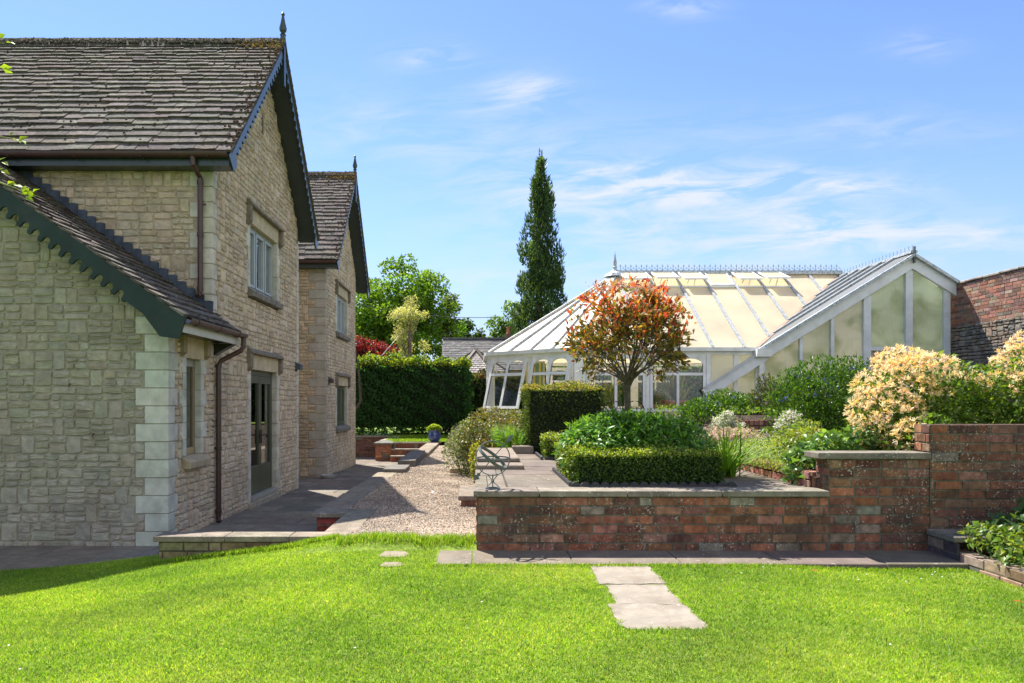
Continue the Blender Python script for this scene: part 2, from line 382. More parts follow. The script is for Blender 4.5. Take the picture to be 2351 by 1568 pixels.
def bricks(mb, O, U, N, u0, u1, z0, z1, course=.0830, L=.232, pal=BRICK, top=None, soldier_top=False, mort=(.125, .115, .085), header=False, dep=.006):
    O = Vector(O); U = Vector(U); N = Vector(N); Z = Vector((0, 0, 1))
    n = max(1, round((z1 - z0) / course)); ch = (z1 - z0) / n
    mb.poly([O + U * u0 + Z * z0, O + U * u1 + Z * z0, O + U * u1 + Z * z1, O + U * u0 + Z * z1], mort)
    for k in range(n):
        a = u0 - random.uniform(.1, .9) * L if k % 2 else u0
        while a < u1:
            w = L * random.choice([1, 1, 1, 1, 1, .5]) * random.uniform(.97, 1.03)
            if header or (soldier_top and k == n - 1): w = L * .5
            if soldier_top and k == n - 1: w = L * .36
            b0, b1 = max(a, u0), min(a + w, u1)
            if b1 - b0 > .03 and (top is None or z0 + (k + 1) * ch < top((b0 + b1) / 2)):
                g = .0055; q = dep + random.uniform(-.004, .004); s = random.uniform(-.002, .002)
                V = []
                for d, i in ((-.003, 0), (q, .004)):
                    V += [O + U * (b0 + g + i) + Z * (z0 + k * ch + g + i) + N * d, O + U * (b1 - g - i) + Z * (z0 + k * ch + g + i + s) + N * d,
                          O + U * (b1 - g - i) + Z * (z0 + (k + 1) * ch - g - i + s) + N * d, O + U * (b0 + g + i) + Z * (z0 + (k + 1) * ch - g - i) + N * d]
                mb.raw(V, [(4, 5, 6, 7), (0, 1, 5, 4), (1, 2, 6, 5), (2, 3, 7, 6), (3, 0, 4, 7)], jit(random.choice(pal) if random.random() > .05 else (.20, .165, .125), .32))
            a += w
SLATE = [(.135, .116, .102), (.16, .138, .122), (.112, .098, .09), (.148, .13, .118), (.122, .105, .093)]
def slates(mb, O, U, S, width, length, e0=.20, e1=.115, w0=.40, w1=.26, pal=SLATE, th=.033):
    """courses of stone slates: O eave corner, U along the eave, S up the slope"""
    O = Vector(O); U = Vector(U).normalized(); S = Vector(S).normalized(); N = U.cross(S).normalized()
    if N.z < 0: N = -N
    s = 0.0
    while s < length - .04:
        f = s / length; e = e0 + (e1 - e0) * f; wm = w0 + (w1 - w0) * f
        a = -random.uniform(0, wm * .8)
        while a < width:
            w = wm * random.uniform(.65, 1.3); b0, b1 = max(a, 0), min(a + w, width); a += w
            if b1 - b0 < .04: continue
            up = min(s + e * 1.9, length); t = th * random.uniform(.8, 1.25); g = .004
            lo = s + random.uniform(-.018, .018); m = (b0 + b1) / 2
            hl = .018 + t
            P = lambda x, y, z: O + U * x + S * y + N * z
            mz = hl + random.uniform(-.004, .004)
            V = [P(b0 + g, lo + random.uniform(-.005, .005), hl + random.uniform(-.004, .004)), P(m, lo + random.uniform(-.008, .008), mz), P(b1 - g, lo + random.uniform(-.005, .005), hl + random.uniform(-.004, .004)), P(b1 - g, up, .004), P(b0 + g, up, .004),
                 P(b0 + g, lo + .004, .012), P(m, lo + .006, .012), P(b1 - g, lo + .004, .012)]
            mb.raw(V, [(0, 1, 2, 3, 4), (5, 6, 1, 0), (6, 7, 2, 1), (7, 3, 2), (5, 0, 4)], jit(random.choice(pal), .2))
        s += e
def moss_lumps(mb, pts, N, r0, r1, pal):
    N = Vector(N).normalized(); a = N.orthogonal().normalized(); b = N.cross(a)
    for p in pts:
        r = random.uniform(r0, r1); k = 6; V = []
        for j in range(k):
            t = 2 * math.pi * j / k; q = r * random.uniform(.7, 1.2); V.append(Vector(p) + (a * math.cos(t) + b * math.sin(t)) * q)
        for j in range(k):
            t = 2 * math.pi * (j + .5) / k; q = r * random.uniform(.4, .7); V.append(Vector(p) + (a * math.cos(t) + b * math.sin(t)) * q + N * r * random.uniform(.5, .8))
        V.append(Vector(p) + N * r * random.uniform(.7, 1.0))
        mb.raw(V, [(j, (j + 1) % k, k + (j + 1) % k, k + j) for j in range(k)] + [(k + j, k + (j + 1) % k, 2 * k) for j in range(k)], jit(random.choice(pal), .25))

# ---------------------------------------------------------------- the stone house
XW, XB = -3.74, -3.38          # gable wall plane, bargeboard plane
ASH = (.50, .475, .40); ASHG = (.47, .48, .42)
GREEN = (.022, .038, .036)
house = thing('stone_house', 'rubble stone house with two steep gables, scalloped bargeboards and a low side wing', 'house', (-6, 12, 0))

def quoin_stack(mb, x, y, z0, z1, front_long=.31, front_short=.17, side_long=.19, side_short=.11, h=.217, pal=ASH, front=True, side=True, flip=0):
    z = z0; k = flip
    while z < z1 - .03:
        t = min(z + h, z1); lf = front_long if k % 2 else front_short; ls = side_long if k % 2 else side_short
        p = .016
        mb.box(x - lf, x + p, y - p, y + ls, z + .004, t - .004, jit(pal, .07)); z = t; k += 1

def quoin_rects(z0, z1, a, b, h=.217, flip=0, start=0.0):
    out = []; z = z0; k = flip
    while z < z1 - .03: t = min(z + h, z1); out.append((start, start + (a if k % 2 else b) + .004, z, t)); z = t; k += 1
    return out
def house_window(y0, y1, z0, z1, n=3, hood_gap=.25, arm=.33, fcol=(.30, .345, .36), glaze_bars=False, blind=False):
    X = XW; fx = X - .075
    w = MB(); d = .055
    w.box(fx - d, fx, y0, y1, z0, z0 + .05, fcol); w.box(fx - d, fx, y0, y1, z1 - .05, z1, fcol)
    n_ = n; cw = (y1 - y0) / n_
    for i in range(n_ + 1):
        c = y0 + i * cw; w.box(fx - d, fx + .002, max(y0, c - .025), min(y1, c + .025), z0 + .05, z1 - .05, fcol)
    for i in range(n_):                                              # casement rails
        a, b = y0 + i * cw + .025, y0 + (i + 1) * cw - .025
        w.box(fx - d, fx + .016, a + .004, a + .05, z0 + .054, z1 - .054, fcol); w.box(fx - d, fx + .016, b - .05, b - .004, z0 + .054, z1 - .054, fcol)
        w.box(fx - d, fx + .014, a + .05, b - .05, z0 + .054, z0 + .10, fcol); w.box(fx - d, fx + .014, a + .05, b - .05, z1 - .10, z1 - .054, fcol)
    win = w.build('window', M['frame'], house, bevel=.004)
    g = MB()
    g.poly([(fx - .03, y0, z0), (fx - .03, y1, z0), (fx - .03, y1, z1), (fx - .03, y0, z1)]); g.build('pane', M['pane_light' if blind else 'pane'], win)
    room(win, fx, y0, y1, z0, z1, blind)
    opening_trim(win, y0, y1, z0, z1, hood_gap, arm, True)
    return win
def room(win, fx, y0, y1, z0, z1, blind=False):
    m = MB(); d = .07 if blind else 1.2; x0 = fx - .06 - d
    m.poly([(x0, y0 - .05, z0 - .05), (x0, y1 + .05, z0 - .05), (x0, y1 + .05, z1 + .05), (x0, y0 - .05, z1 + .05)])
    if not blind:
        for ya in (y0 - .05, y1 + .05): m.poly([(x0, ya, z0 - .05), (fx - .06, ya, z0 - .05), (fx - .06, ya, z1 + .05), (x0, ya, z1 + .05)])
        for za in (z0 - .05, z1 + .05): m.poly([(x0, y0 - .05, za), (fx - .06, y0 - .05, za), (fx - .06, y1 + .05, za), (x0, y1 + .05, za)])
    m.build('blind' if blind else 'room_lining', M['blind' if blind else 'room'], win)
def opening_trim(win, y0, y1, z0, z1, hood_gap, arm, sill, zb=None, wl=.19, ws=.12):
    X = XW
    for e0, sg in ((y0, -1), (y1, 1)):
        s = MB(); z = z0 if zb is None else zb; k = 0
        while z < z1 - .02:
            t = min(z + .217, z1); wd = wl if k % 2 else ws
            s.box(X - .24, X + .018, min(e0, e0 + sg * wd), max(e0, e0 + sg * wd), z + .0015, t - .0015, jit(ASH, .06)); z = t; k += 1
        s.build('jamb', M['ashlar'], win, bevel=.005)
    l = MB(); l.box(X - .24, X + .02, y0 - .08, y1 + .08, z1, z1 + hood_gap, (.45, .385, .25)); l.build('lintel', M['ashlar'], win, bevel=.004)
    h = MB(); zt = z1 + hood_gap
    h.prism([(-.10, 0), (.105, 0), (.105, .04), (.03, .095), (-.10, .095)], (X, y0 - .19, zt), (1, 0, 0), (0, 0, 1), (0, 1, 0), y1 - y0 + .38, (.17, .145, .115))
    for c in (y0 - .19, y1 + .08):
        h.box(X - .05, X + .085, c, c + .11, zt - arm + .07, zt, (.19, .16, .12)); h.prism([(0, 0), (.085, 0), (0, -.08)], (X, c, zt - arm + .07), (1, 0, 0), (0, 0, 1), (0, 1, 0), .11, (.17, .14, .105))
    h.build('hood_mould', M['hood'], win, bevel=.006)
    if sill:
        q = MB(); q.prism([(-.2, -.12), (.10, -.12), (.115, -.03), (.0, .03), (-.2, .03)], (X, y0 - .09, z0 - .03), (1, 0, 0), (0, 0, 1), (0, 1, 0), y1 - y0 + .2, (.19, .175, .155)); q.build('sill', M['hood'], win, bevel=.008)

EZ = 5.15
G1 = dict(ye0=9.35, yr=11.95, ye1=14.55, zr=8.0, yw0=9.64, yw1=14.25, xl=-12.5)
G2 = dict(ye0=16.55, yr=19.0, ye1=21.45, zr=8.03, yw0=16.80, yw1=21.06, xl=-12.5)
def gable(G, zbase, openings, ql):
    wmb = MB(); O = Vector((XW, 0, 0)); sl1 = (G['zr'] - EZ) / (G['yr'] - G['ye0'])
    top = lambda y: EZ - .02 + sl1 * ((y - G['ye0']) if y < G['yr'] else (G['ye1'] - y))
    y0, y1 = G['yw0'], G['yw1']
    rubble(wmb, O, (0, 1, 0), (1, 0, 0), y0 + .02, y1 - .02, zbase, 8.0, openings + ql, top, dep=.015, hk=1.0, wk=.64)
    backing(wmb, O, (0, 1, 0), y0, y1, zbase - .1, EZ, openings)
    wmb.poly([(XW, y0, EZ), (XW, y1, EZ), (XW, y1, top(y1)), (XW, G['yr'], G['zr'] - .05), (XW, y0, top(y0))], MORTAR)
    # back and far sides of this range, plain rubble backing (never faces the camera)
    xl = G['xl']; wmb.poly([(xl, y1, zbase), (XW, y1, zbase), (XW, y1, EZ), (xl, y1, EZ)], MORTAR); wmb.poly([(xl, y0, zbase), (xl, y1, zbase), (xl, y1, EZ), (xl, G['yr'], G['zr']), (xl, y0, EZ)], MORTAR)
    return wmb, top
op1 = [(11.22 - .12, 12.72 + .12, 3.61 - .17, 4.68 + .30), (11.25 - .12, 12.70 + .12, 0.0, 2.27 + .30), (14.25 - .13, 14.3, -1, 9), (11.83, 11.95, 6.38, 6.76)]
hole1 = [(11.22, 12.72, 3.61, 4.68), (11.25, 12.70, .10, 2.27)]
mb1, top1 = gable(G1, -.12, op1, quoin_rects(2.6, 5.03, .15, .09, flip=1, start=9.64))
# wall facing the lawn, above the wing roof
rubble(mb1, (XW, G1['yw0'], 0), (-1, 0, 0), (0, -1, 0), .25, 3.4, 2.6, 5.05, quoin_rects(2.6, 5.03, .31, .17, flip=1), None, [tuple(c * .97 for c in s) for s in STONE], dep=.014, hk=1.05, wk=.74)
mb1.poly([(XW, G1['yw0'], -.1), (-12.5, G1['yw0'], -.1), (-12.5, G1['yw0'], EZ), (XW, G1['yw0'], EZ)], MORTAR)
mb1.build('wall', M['stone'], house)
op2 = [(18.15 - .12, 19.6 + .12, 3.60 - .17, 4.62 + .30), (18.15 - .12, 19.6 + .12, 1.06 - .17, 2.16 + .30), (20.93, 21.2, -1, 9)]
mb2, top2 = gable(G2, -.32, op2, quoin_rects(-.3, 5.03, .15, .10, start=16.80))
rubble(mb2, (XW, G2['yw0'], 0), (-1, 0, 0), (0, -1, 0), 0, 1.9, -.3, 5.05, quoin_rects(-.3, 5.03, .40, .24), None, [(c[0] * .95, c[1] * .90, c[2] * .86) for c in STONE])
mb2.poly([(XW, G2['yw0'], -.3), (-12.5, G2['yw0'], -.3), (-12.5, G2['yw0'], EZ), (XW, G2['yw0'], EZ)], MORTAR)
mb2.box(-12.4, -6.2, 14.26, 16.79, -.3, 5.0, MORTAR)
mb2.build('wall', M['stone'], house)

def roof(G, front_only=True):
    xl, xr = G['xl'], XB + .03; sv = Vector((0, G['yr'] - G['ye0'], G['zr'] - EZ)); L_ = sv.length
    r = MB(); O = Vector((xl, G['ye0'], EZ)); slates(r, O, (1, 0, 0), sv, xr - xl, L_)
    n1 = Vector((0, -sv.z, sv.y)).normalized() * -.03
    r.poly([O + n1 * .2, Vector((xr, G['ye0'], EZ)) + n1 * .2, Vector((xr, G['yr'], G['zr'])), Vector((xl, G['yr'], G['zr']))], (.14, .12, .10))
    # far slope: real slates only along the visible verge
    sv2 = Vector((0, G['yr'] - G['ye1'], G['zr'] - EZ)); slates(r, (xr - 1.2, G['ye1'], EZ), (1, 0, 0), sv2, 1.2, L_)
    r.poly([(xl, G['ye1'], EZ), (xr, G['ye1'], EZ), (xr, G['yr'], G['zr']), (xl, G['yr'], G['zr'])], (.14, .12, .10))
    ro = r.build('roof', M['slate'], house)
    rg = MB(); x = xl
    while x < xr - .05:
        w = min(.45, xr - x); zz = G['zr'] + random.uniform(-.004, .006)
        rg.prism([(-.17, -.13), (-.15, -.13), (0, .055), (.15, -.13), (.17, -.13), (.02, .09), (-.02, .09)], (x + .003, G['yr'], zz), (0, 1, 0), (0, 0, 1), (1, 0, 0), w - .006, jit((.09, .08, .068), .15)); x += w
    rg.build('ridge_tiles', M['slate'], ro)
    ms = MB(); nrm = Vector((0, -sv.z, sv.y)).normalized()
    pts = [O + Vector((random.uniform(0, xr - xl), 0, 0)) + sv * random.random() + nrm * .04 for _ in range(520)]
    moss_lumps(ms, pts, nrm, .008, .026, [(.06, .045, .035), (.08, .06, .05), (.045, .038, .032), (.16, .14, .12)])
    pts = [Vector((xl + (xr - xl) * random.random(), G['yr'] + random.uniform(-.15, .05), 0)) for _ in range(2600)]
    for p in pts: p.z = G['zr'] + .085 - abs(p.y - G['yr']) * 1.0
    moss_lumps(ms, pts, (0, -.5, 1), .012, .032, [(.10, .085, .06), (.07, .06, .045), (.15, .13, .10)])
    pts = [O + Vector((xr - xl - abs(random.gauss(0, .40)), 0, 0)) + sv * min(1, max(.0, 1 - abs(random.gauss(0, .035)))) + nrm * .05 for _ in range(190)]
    moss_lumps(ms, pts, nrm, .014, .036, [(.30, .19, .035), (.22, .13, .03), (.16, .085, .03), (.20, .16, .05)])
    pts = [O + Vector((xr - xl - abs(random.gauss(0, .10)), 0, 0)) + sv * random.random() + nrm * .05 for _ in range(90)]
    moss_lumps(ms, pts, nrm, .012, .030, [(.09, .045, .028), (.07, .042, .028), (.11, .06, .032)])
    m_ = ms.build('moss', M['moss'], ro); m_['kind'] = 'stuff'

def scallop(L_, top, pitch, rad, base, tail=0, end_drop=0):
    """outline in (u, w): straight top edge at w=top, scalloped lower edge near w=-base"""
    pts = [(0, top), (L_, top), (L_, -base)]
    n = int((L_ - tail - .1) / pitch); low = []
    for i in range(n):
        c = L_ - .08 - (i + .5) * pitch
        low.append((c + rad * 1.12, -base)); 
        for k in range(9):
            t = math.pi * k / 8; low.append((c + rad * math.cos(t), -base + rad * .2 + rad * 1.15 * math.sin(t)))
        low.append((c - rad * 1.12, -base))
    pts += low
    if tail: pts += [(tail, -base - end_drop), (.04, -base - end_drop)]
    pts += [(0, -base - end_drop * .4)]
    return pts
def rakes(G):
    for y0, sgn in ((G['ye0'], 1), (G['ye1'], -1)):
        sv = Vector((0, sgn * (G['yr'] - G['ye0']), G['zr'] - EZ)); L_ = sv.length; S = sv.normalized(); N = Vector((0, -S.z * sgn, S.y * sgn))
        if N.z < 0: N = -N
        O = Vector((XB - .03, y0, EZ)) + S * -.06
        b = MB(); b.prism(scallop(L_ + .06, -.005, .165, .055, .20, .16, .07), O, S, N, (1, 0, 0), .03, GREEN); b.build('bargeboard', M['green'], house)
        s = MB(); s.obox(Vector((XW - .02, y0, EZ)) - N * .06 + S * .02, (XB - .03 - XW + .02, 0, 0), S * (L_ - .02), -N * .045, (.030, .042, .040)); s.build('soffit', M['green'], house)
    f = MB(); f.box(G['xl'], XB - .031, G['ye0'] + .03, G['ye0'] + .055, EZ - .17, EZ - .01, GREEN); f.box(G['xl'], XB - .031, G['ye0'] + .056, G['yw0'], EZ - .165, EZ - .14, (.03, .042, .040)); f.build('fascia', M['green'], house)
    g = MB(); prof = [(-.058, .01)] + [(-.058 * math.cos(t), -.058 * math.sin(t)) for t in [math.pi * k / 8 for k in range(9)]] + [(.058, .01), (.05, .01)] + [(.05 * math.cos(t), -.05 * math.sin(t)) for t in [math.pi * k / 8 for k in range(9)]] + [(-.05, .01)]
    g.prism(prof, (G['xl'], G['ye0'] - .035, EZ - .02), (0, 1, 0), (0, 0, 1), (1, 0, 0), XB - .02 - G['xl'])
    xx = XB - .3
    while xx > -8: g.box(xx, xx + .025, G['ye0'] - .1, G['ye0'] + .03, EZ - .085, EZ - .078); xx -= .9
    g.build('gutter', M['brown'], house)
    p = MB(); yb = G['yr']
    p.box(XB - .05, XB + .02, yb - .045, yb + .045, G['zr'] - .75, G['zr'] + .14, GREEN)
    p.lathe([(.03, 0), (.055, .02), (.03, .05), (.06, .09), (.066, .13), (.04, .24), (.02, .35), (.032, .375), (.032, .39), (.012, .415), (.004, .43)], (XB - .015, yb, G['zr'] + .13), 12, GREEN)
    p.build('finial', M['green'], house)
for G in (G1, G2): roof(G); rakes(G)

house_window(11.22, 12.72, 3.61, 4.68, blind=True)
house_window(18.15, 19.6, 3.60, 4.62, blind=True)
house_window(18.15, 19.6, 1.06, 2.16, fcol=(.10, .12, .075))
# french door
y0, y1, z0, z1 = 11.25, 12.70, .13, 2.27; fx = XW - .075; fc = (.055, .062, .036)
d = MB(); d.box(fx - .06, fx, y0, y0 + .05, z0, z1, fc); d.box(fx - .06, fx, y1 - .05, y1, z0, z1, fc); d.box(fx - .06, fx - .001, y0 + .05, y1 - .05, z1 - .09, z1, fc); d.box(fx - .06, XW + .05, y0, y1, z0 - .05, z0 + .02, (.30, .29, .25))
door = d.build('door', M['frame'], house, bevel=.004)
ym = (y0 + y1) / 2; room(door, fx, y0, y1, z0, z1)
for a, b in ((y0 + .052, ym - .002), (ym + .002, y1 - .052)):
    l = MB(); l.box(fx - .05, fx + .012, a, a + .07, z0 + .024, z1 - .093, fc); l.box(fx - .05, fx + .012, b - .07, b, z0 + .024, z1 - .093, fc)
    l.box(fx - .05, fx + .010, a + .07, b - .07, z0 + .024, z0 + .50, fc); l.box(fx - .05, fx + .010, a + .07, b - .07, z1 - .22, z1 - .093, fc)
    l.build('door_leaf', M['frame'], door, bevel=.004)
    g = MB(); g.poly([(fx - .02, a + .07, z0 + .5), (fx - .02, b - .07, z0 + .5), (fx - .02, b - .07, z1 - .22), (fx - .02, a + .07, z1 - .22)]); g.build('pane', M['pane'], door)
for s in (-1, 1):
    hd = MB(); yh = ym + s * .05; hd.box(fx + .012, fx + .022, yh - .018, yh + .018, 1.0, 1.24, (.01, .01, .01)); hd.tube([(fx + .02, yh, 1.15), (fx + .065, yh, 1.15), (fx + .07, yh + s * .05, 1.155), (fx + .068, yh + s * .13, 1.15), (fx + .066, yh + s * .15, 1.10)], .010, 6, (.01, .01, .01)); hd.build('handle', M['iron'], door)
opening_trim(door, y0, y1, z0, z1, .25, .30, False, .02)
st = MB(); st.box(XW - .1, XW + .07, y0 - .15, y1 + .15, -.08, .075, (.33, .29, .22)); st.build('doorstep', M['hood'], house, bevel=.01)

# corner stones of the gables
q = MB(); quoin_stack(q, XW, G1['yw0'], 2.6, 5.03, .31, .17, .15, .09, flip=1); q.build('quoins', M['ashlar'], house, bevel=.006)
q = MB(); quoin_stack(q, XW, G1['yw1'] - .12, -.1, 5.0, .05, .05, .12 + .016, .12 + .016); 
q.build('quoins', M['ashlar'], house, bevel=.006)
q = MB(); quoin_stack(q, XW, G2['yw0'], -.3, 5.03, .40, .24, .15, .10, pal=(.33, .30, .255)); q.build('quoins', M['ashlar'], house, bevel=.006)
v = MB(); v.box(XW - .03, XW + .006, 11.84, 11.94, 6.40, 6.74, (.10, .085, .06)); v.box(XW - .03, XW + .012, 11.88, 11.90, 6.40, 6.74, (.2, .17, .12)); v.build('vent', M['hood'], house)

# ---- wing
YWF = 8.25; YBF = 7.95; WSL = .72; WRX = -6.75; WEX = -3.42; WEZ = 2.72
wtop = lambda x: WEZ - .06 + WSL * (min(WEX - x, x - (2 * WRX - WEX)))
wm = MB(); PALG = STONE_G
wopen_side = [(8.75 - .12, 9.21 + .14, 1.04 - .14, 2.30 + .34), (0, 0, 0, 0)] + quoin_rects(-.05, 2.66, .25, .17, flip=1, start=8.25)
rubble(wm, (XW, 0, 0), (0, 1, 0), (1, 0, 0), 8.27, 9.66, -.1, 2.66, wopen_side, None, STONE, hk=1.0, wk=.66)
backing(wm, (XW, 0, 0), (0, 1, 0), 8.25, 9.68, -.2, 2.66, wopen_side[:1])
topf = lambda uu: wtop(XW - uu)
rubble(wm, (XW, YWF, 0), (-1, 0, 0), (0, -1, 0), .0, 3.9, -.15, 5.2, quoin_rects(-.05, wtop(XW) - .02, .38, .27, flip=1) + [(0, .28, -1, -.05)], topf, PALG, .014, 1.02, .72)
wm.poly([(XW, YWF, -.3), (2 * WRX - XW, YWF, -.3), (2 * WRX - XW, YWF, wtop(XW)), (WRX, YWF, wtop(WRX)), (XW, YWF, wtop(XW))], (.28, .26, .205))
wm.poly([(2 * WRX - XW, YWF, -.3), (2 * WRX - XW, 9.64, -.3), (2 * WRX - XW, 9.64, 2.6), (2 * WRX - XW, YWF, 2.6)], MORTAR)
wm.build('wall', M['stone'], house)
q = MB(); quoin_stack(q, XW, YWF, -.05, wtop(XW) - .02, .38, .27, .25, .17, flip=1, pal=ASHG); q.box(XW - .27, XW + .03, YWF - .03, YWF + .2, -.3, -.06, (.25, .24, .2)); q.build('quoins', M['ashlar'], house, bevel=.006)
rw = MB(); sv = Vector((WRX - WEX, 0, (WEX - WRX) * WSL)); Lw = sv.length
slates(rw, (WEX, 9.83, WEZ), (0, -1, 0), sv, 9.83 - YBF + .04, Lw, .19, .13, .36, .26)
for sx in (WEX, 2 * WRX - WEX): rw.poly([(sx, YBF - .02, WEZ - .02), (sx, 9.64 if sx < WRX else 9.83, WEZ - .02), (WRX, 9.64, WEZ + sv.z), (WRX, YBF - .02, WEZ + sv.z)], (.13, .11, .10))
slates(rw, (2 * WRX - WEX, YBF, WEZ), (0, 1, 0), (-sv.x, 0, sv.z), 9.64 - YBF, Lw, .19, .13, .36, .26)
wr = rw.build('roof', M['slate'], house)
ms = MB(); nw = Vector((WSL, 0, 1)).normalized(); Ow = Vector((WEX, YBF, WEZ))
moss_lumps(ms, [Ow + sv * random.random() + Vector((0, random.uniform(0, 1.7), 0)) + nw * .045 for _ in range(150)], nw, .008, .022, [(.06, .05, .04), (.12, .06, .03), (.05, .04, .035)])
k_ = ms.build('moss', M['moss'], wr); k_['kind'] = 'stuff'
S = sv.normalized(); Nn = Vector((S.z, 0, -S.x)); 
b = MB(); O = Vector((WEX + .045, YBF, WEZ)) - S * .0
outl = [(0, -.005), (Lw, -.005), (Lw, -.27)]
n = int((Lw - .72) / .150)
for i in range(n):
    c = Lw - .10 - i * .150 - .07; r_ = .048
    for k in range(10): t = -.35 + (math.pi + .7) * k / 9; outl.append((c + r_ * math.cos(t), -.235 + r_ * 1.15 * math.sin(t)))
    outl += [(c - r_ - .004, -.268), (c - r_ - .012, -.284), (c - r_ - .030, -.290), (c - r_ - .046, -.282), (c - r_ - .052, -.262)]
outl += [(.43, -.26), (.12, -.36), (-.08, -.255)]
b.prism(outl, O, S, Nn, (0, -1, 0), .032, GREEN)
b.prism([(2 * WRX - WEX, WEZ - .005), (WRX, WEZ + sv.z - .005), (WRX, WEZ + sv.z - .30), (2 * WRX - WEX, WEZ - .30)], (0, YBF - .032, 0), (1, 0, 0), (0, 0, 1), (0, 1, 0), .03, GREEN)
b.build('bargeboard', M['green_matt'], house)
s = MB(); s.obox(Vector((WEX, YBF + .002, WEZ)) - Nn * .08, (0, YWF - YBF, 0), S * Lw, -Nn * .03, (.03, .042, .04)); s.build('soffit', M['green'], house)
f = MB(); f.box(WEX - .03, WEX - .005, YBF + .002, 9.80, WEZ - .17, WEZ - .03, (.42, .42, .38)); f.build('fascia', M['frame'], house)
f = MB(); f.box(XW + .02, WEX - .031, YWF + .2, 9.80, WEZ - .15, WEZ - .12, (.05, .04, .03)); f.prism([(0, 0), (.30, 0), (0, -.17)], (XW + .005, 9.66, WEZ - .16), (1, 0, 0), (0, 0, 1), (0, 1, 0), .14, (.02, .025, .02)); f.build('soffit', M['green'], house)
g = MB(); prof = [(-.055, .01)] + [(-.055 * math.cos(t), -.055 * math.sin(t)) for t in [math.pi * k / 8 for k in range(9)]] + [(.055, .01), (.047, .01)] + [(.047 * math.cos(t), -.047 * math.sin(t)) for t in [math.pi * k / 8 for k in range(9)]] + [(-.047, .01)]
g.prism(prof, (WEX + .055, YBF - .01, WEZ - .02), (1, 0, 0), (0, 0, 1), (0, 1, 0), 9.90 - YBF)
for c in (8.15, 8.85, 9.55): g.prism([(a * 1.12, b_ * 1.12) for a, b_ in prof], (WEX + .055, c, WEZ - .02), (1, 0, 0), (0, 0, 1), (0, 1, 0), .03)
g.build('gutter', M['brown'], house)
p = MB(); gx = WEX + .055; wx = XW + .07
p.tube([(gx, 9.84, WEZ - .06), (gx, 9.84, WEZ - .19), (gx - .03, 9.82, WEZ - .25), (wx + .03, 9.72, WEZ - .40), (wx, 9.70, WEZ - .47), (wx, 9.70, .10), (wx + .02, 9.66, .04)], [.036] * 7, 10)
for z_ in (2.22, 1.05, .15): p.lathe([(.045, 0), (.045, .05)], (wx, 9.70, z_), 10)
p.tube([(XW, 9.66, 1.08), (wx, 9.70, 1.08)], .012, 5); p.build('downpipe', M['brown'], house, smooth=False)
p = MB(); wy = G1['yw0'] - .07
p.tube([(XW - .14, G1['ye0'] - .03, EZ - .06), (XW - .14, G1['ye0'] - .03, EZ - .16), (XW - .14, wy, EZ - .28), (XW - .14, wy, 3.27), (XW - .14, wy - .09, 3.20)], [.036] * 5, 10)
for z_ in (4.78, 4.05, 3.30): p.lathe([(.045, 0), (.045, .05)], (XW - .14, wy, z_), 10)
p.tube([(XW - .14, wy, 4.50), (XW - .06, wy, 4.50)], .014, 5)
p.build('downpipe', M['brown'], house)
# stepped lead flashing where the wing roof meets the wall
l = MB(); x = XW + .02; 
pts = []; n = 24; dx = (WRX - .02 - x) / n; up_edge = []; lo_edge = []
for i in range(n):
    xa = x + dx * i; xb_ = xa + dx; zt_ = WEZ + WSL * (WEX - xb_) + .13
    up_edge += [(xa + .012, zt_ - .012), (xa - .035, zt_), (xb_ + .012, zt_)]
    lo_edge += [(xa, WEZ + WSL * (WEX - xa) - .05)]
lo_edge += [(xb_, WEZ + WSL * (WEX - xb_) - .05)]
for i in range(n):
    q = up_edge[3 * i:3 * i + 3]; l.prism([lo_edge[i], q[0], q[1], q[2], lo_edge[i + 1]], (0, G1['yw0'] - .030, 0), (1, 0, 0), (0, 0, 1), (0, -1, 0), .012)
l.build('flashing', M['lead'], house)
# wing window
y0, y1, z0, z1 = 8.75, 9.21, 1.04, 2.30; fx = XW - .065; fc = (.20, .16, .10)
w = MB(); w.box(fx - .05, fx, y0, y0 + .045, z0, z1, fc); w.box(fx - .05, fx, y1 - .045, y1, z0, z1, fc); w.box(fx - .05, fx + .002, y0 + .045, y1 - .045, z0, z0 + .09, (.34, .26, .14)); w.box(fx - .05, fx + .002, y0 + .045, y1 - .045, z1 - .1, z1, (.24, .24, .22)); win = w.build('window', M['frame'], house, bevel=.004)
g = MB(); g.poly([(fx - .025, y0, z0), (fx - .025, y1, z0), (fx - .025, y1, z1), (fx - .025, y0, z1)]); g.build('pane', M['pane'], win); room(win, fx, y0, y1, z0, z1)
for e0, sg in ((y0, -1), (y1, 1)):
    s = MB(); z = z0; k = 0
    while z < z1 - .02:
        t = min(z + .213, z1); wd = .19 if k % 2 else .10; s.box(XW - .2, XW + .018, min(e0, e0 + sg * wd), max(e0, e0 + sg * wd), z + .0015, t - .0015, jit(ASHG, .06)); z = t; k += 1
    s.build('jamb', M['ashlar'], win, bevel=.005)
l = MB(); l.box(XW - .2, XW + .02, y0 - .16, y1 + .16, z1, z1 + .30, (.45, .385, .25))
for c in (y0 - .20, y1 + .10): l.box(XW, XW + .075, c, c + .10, z1 + .06, z1 + .30, (.27, .22, .13)); l.prism([(0, 0), (.075, 0), (0, -.07)], (XW, c, z1 + .06), (1, 0, 0), (0, 0, 1), (0, 1, 0), .10, (.2, .16, .1))
l.build('lintel', M['ashlar'], win, bevel=.004)
q = MB(); q.prism([(-.15, -.13), (.11, -.13), (.12, -.04), (.0, .03), (-.15, .03)], (XW, y0 - .11, z0 - .03), (1, 0, 0), (0, 0, 1), (0, 1, 0), y1 - y0 + .2, (.36, .30, .205)); q.build('sill', M['ashlar'], win, bevel=.008)
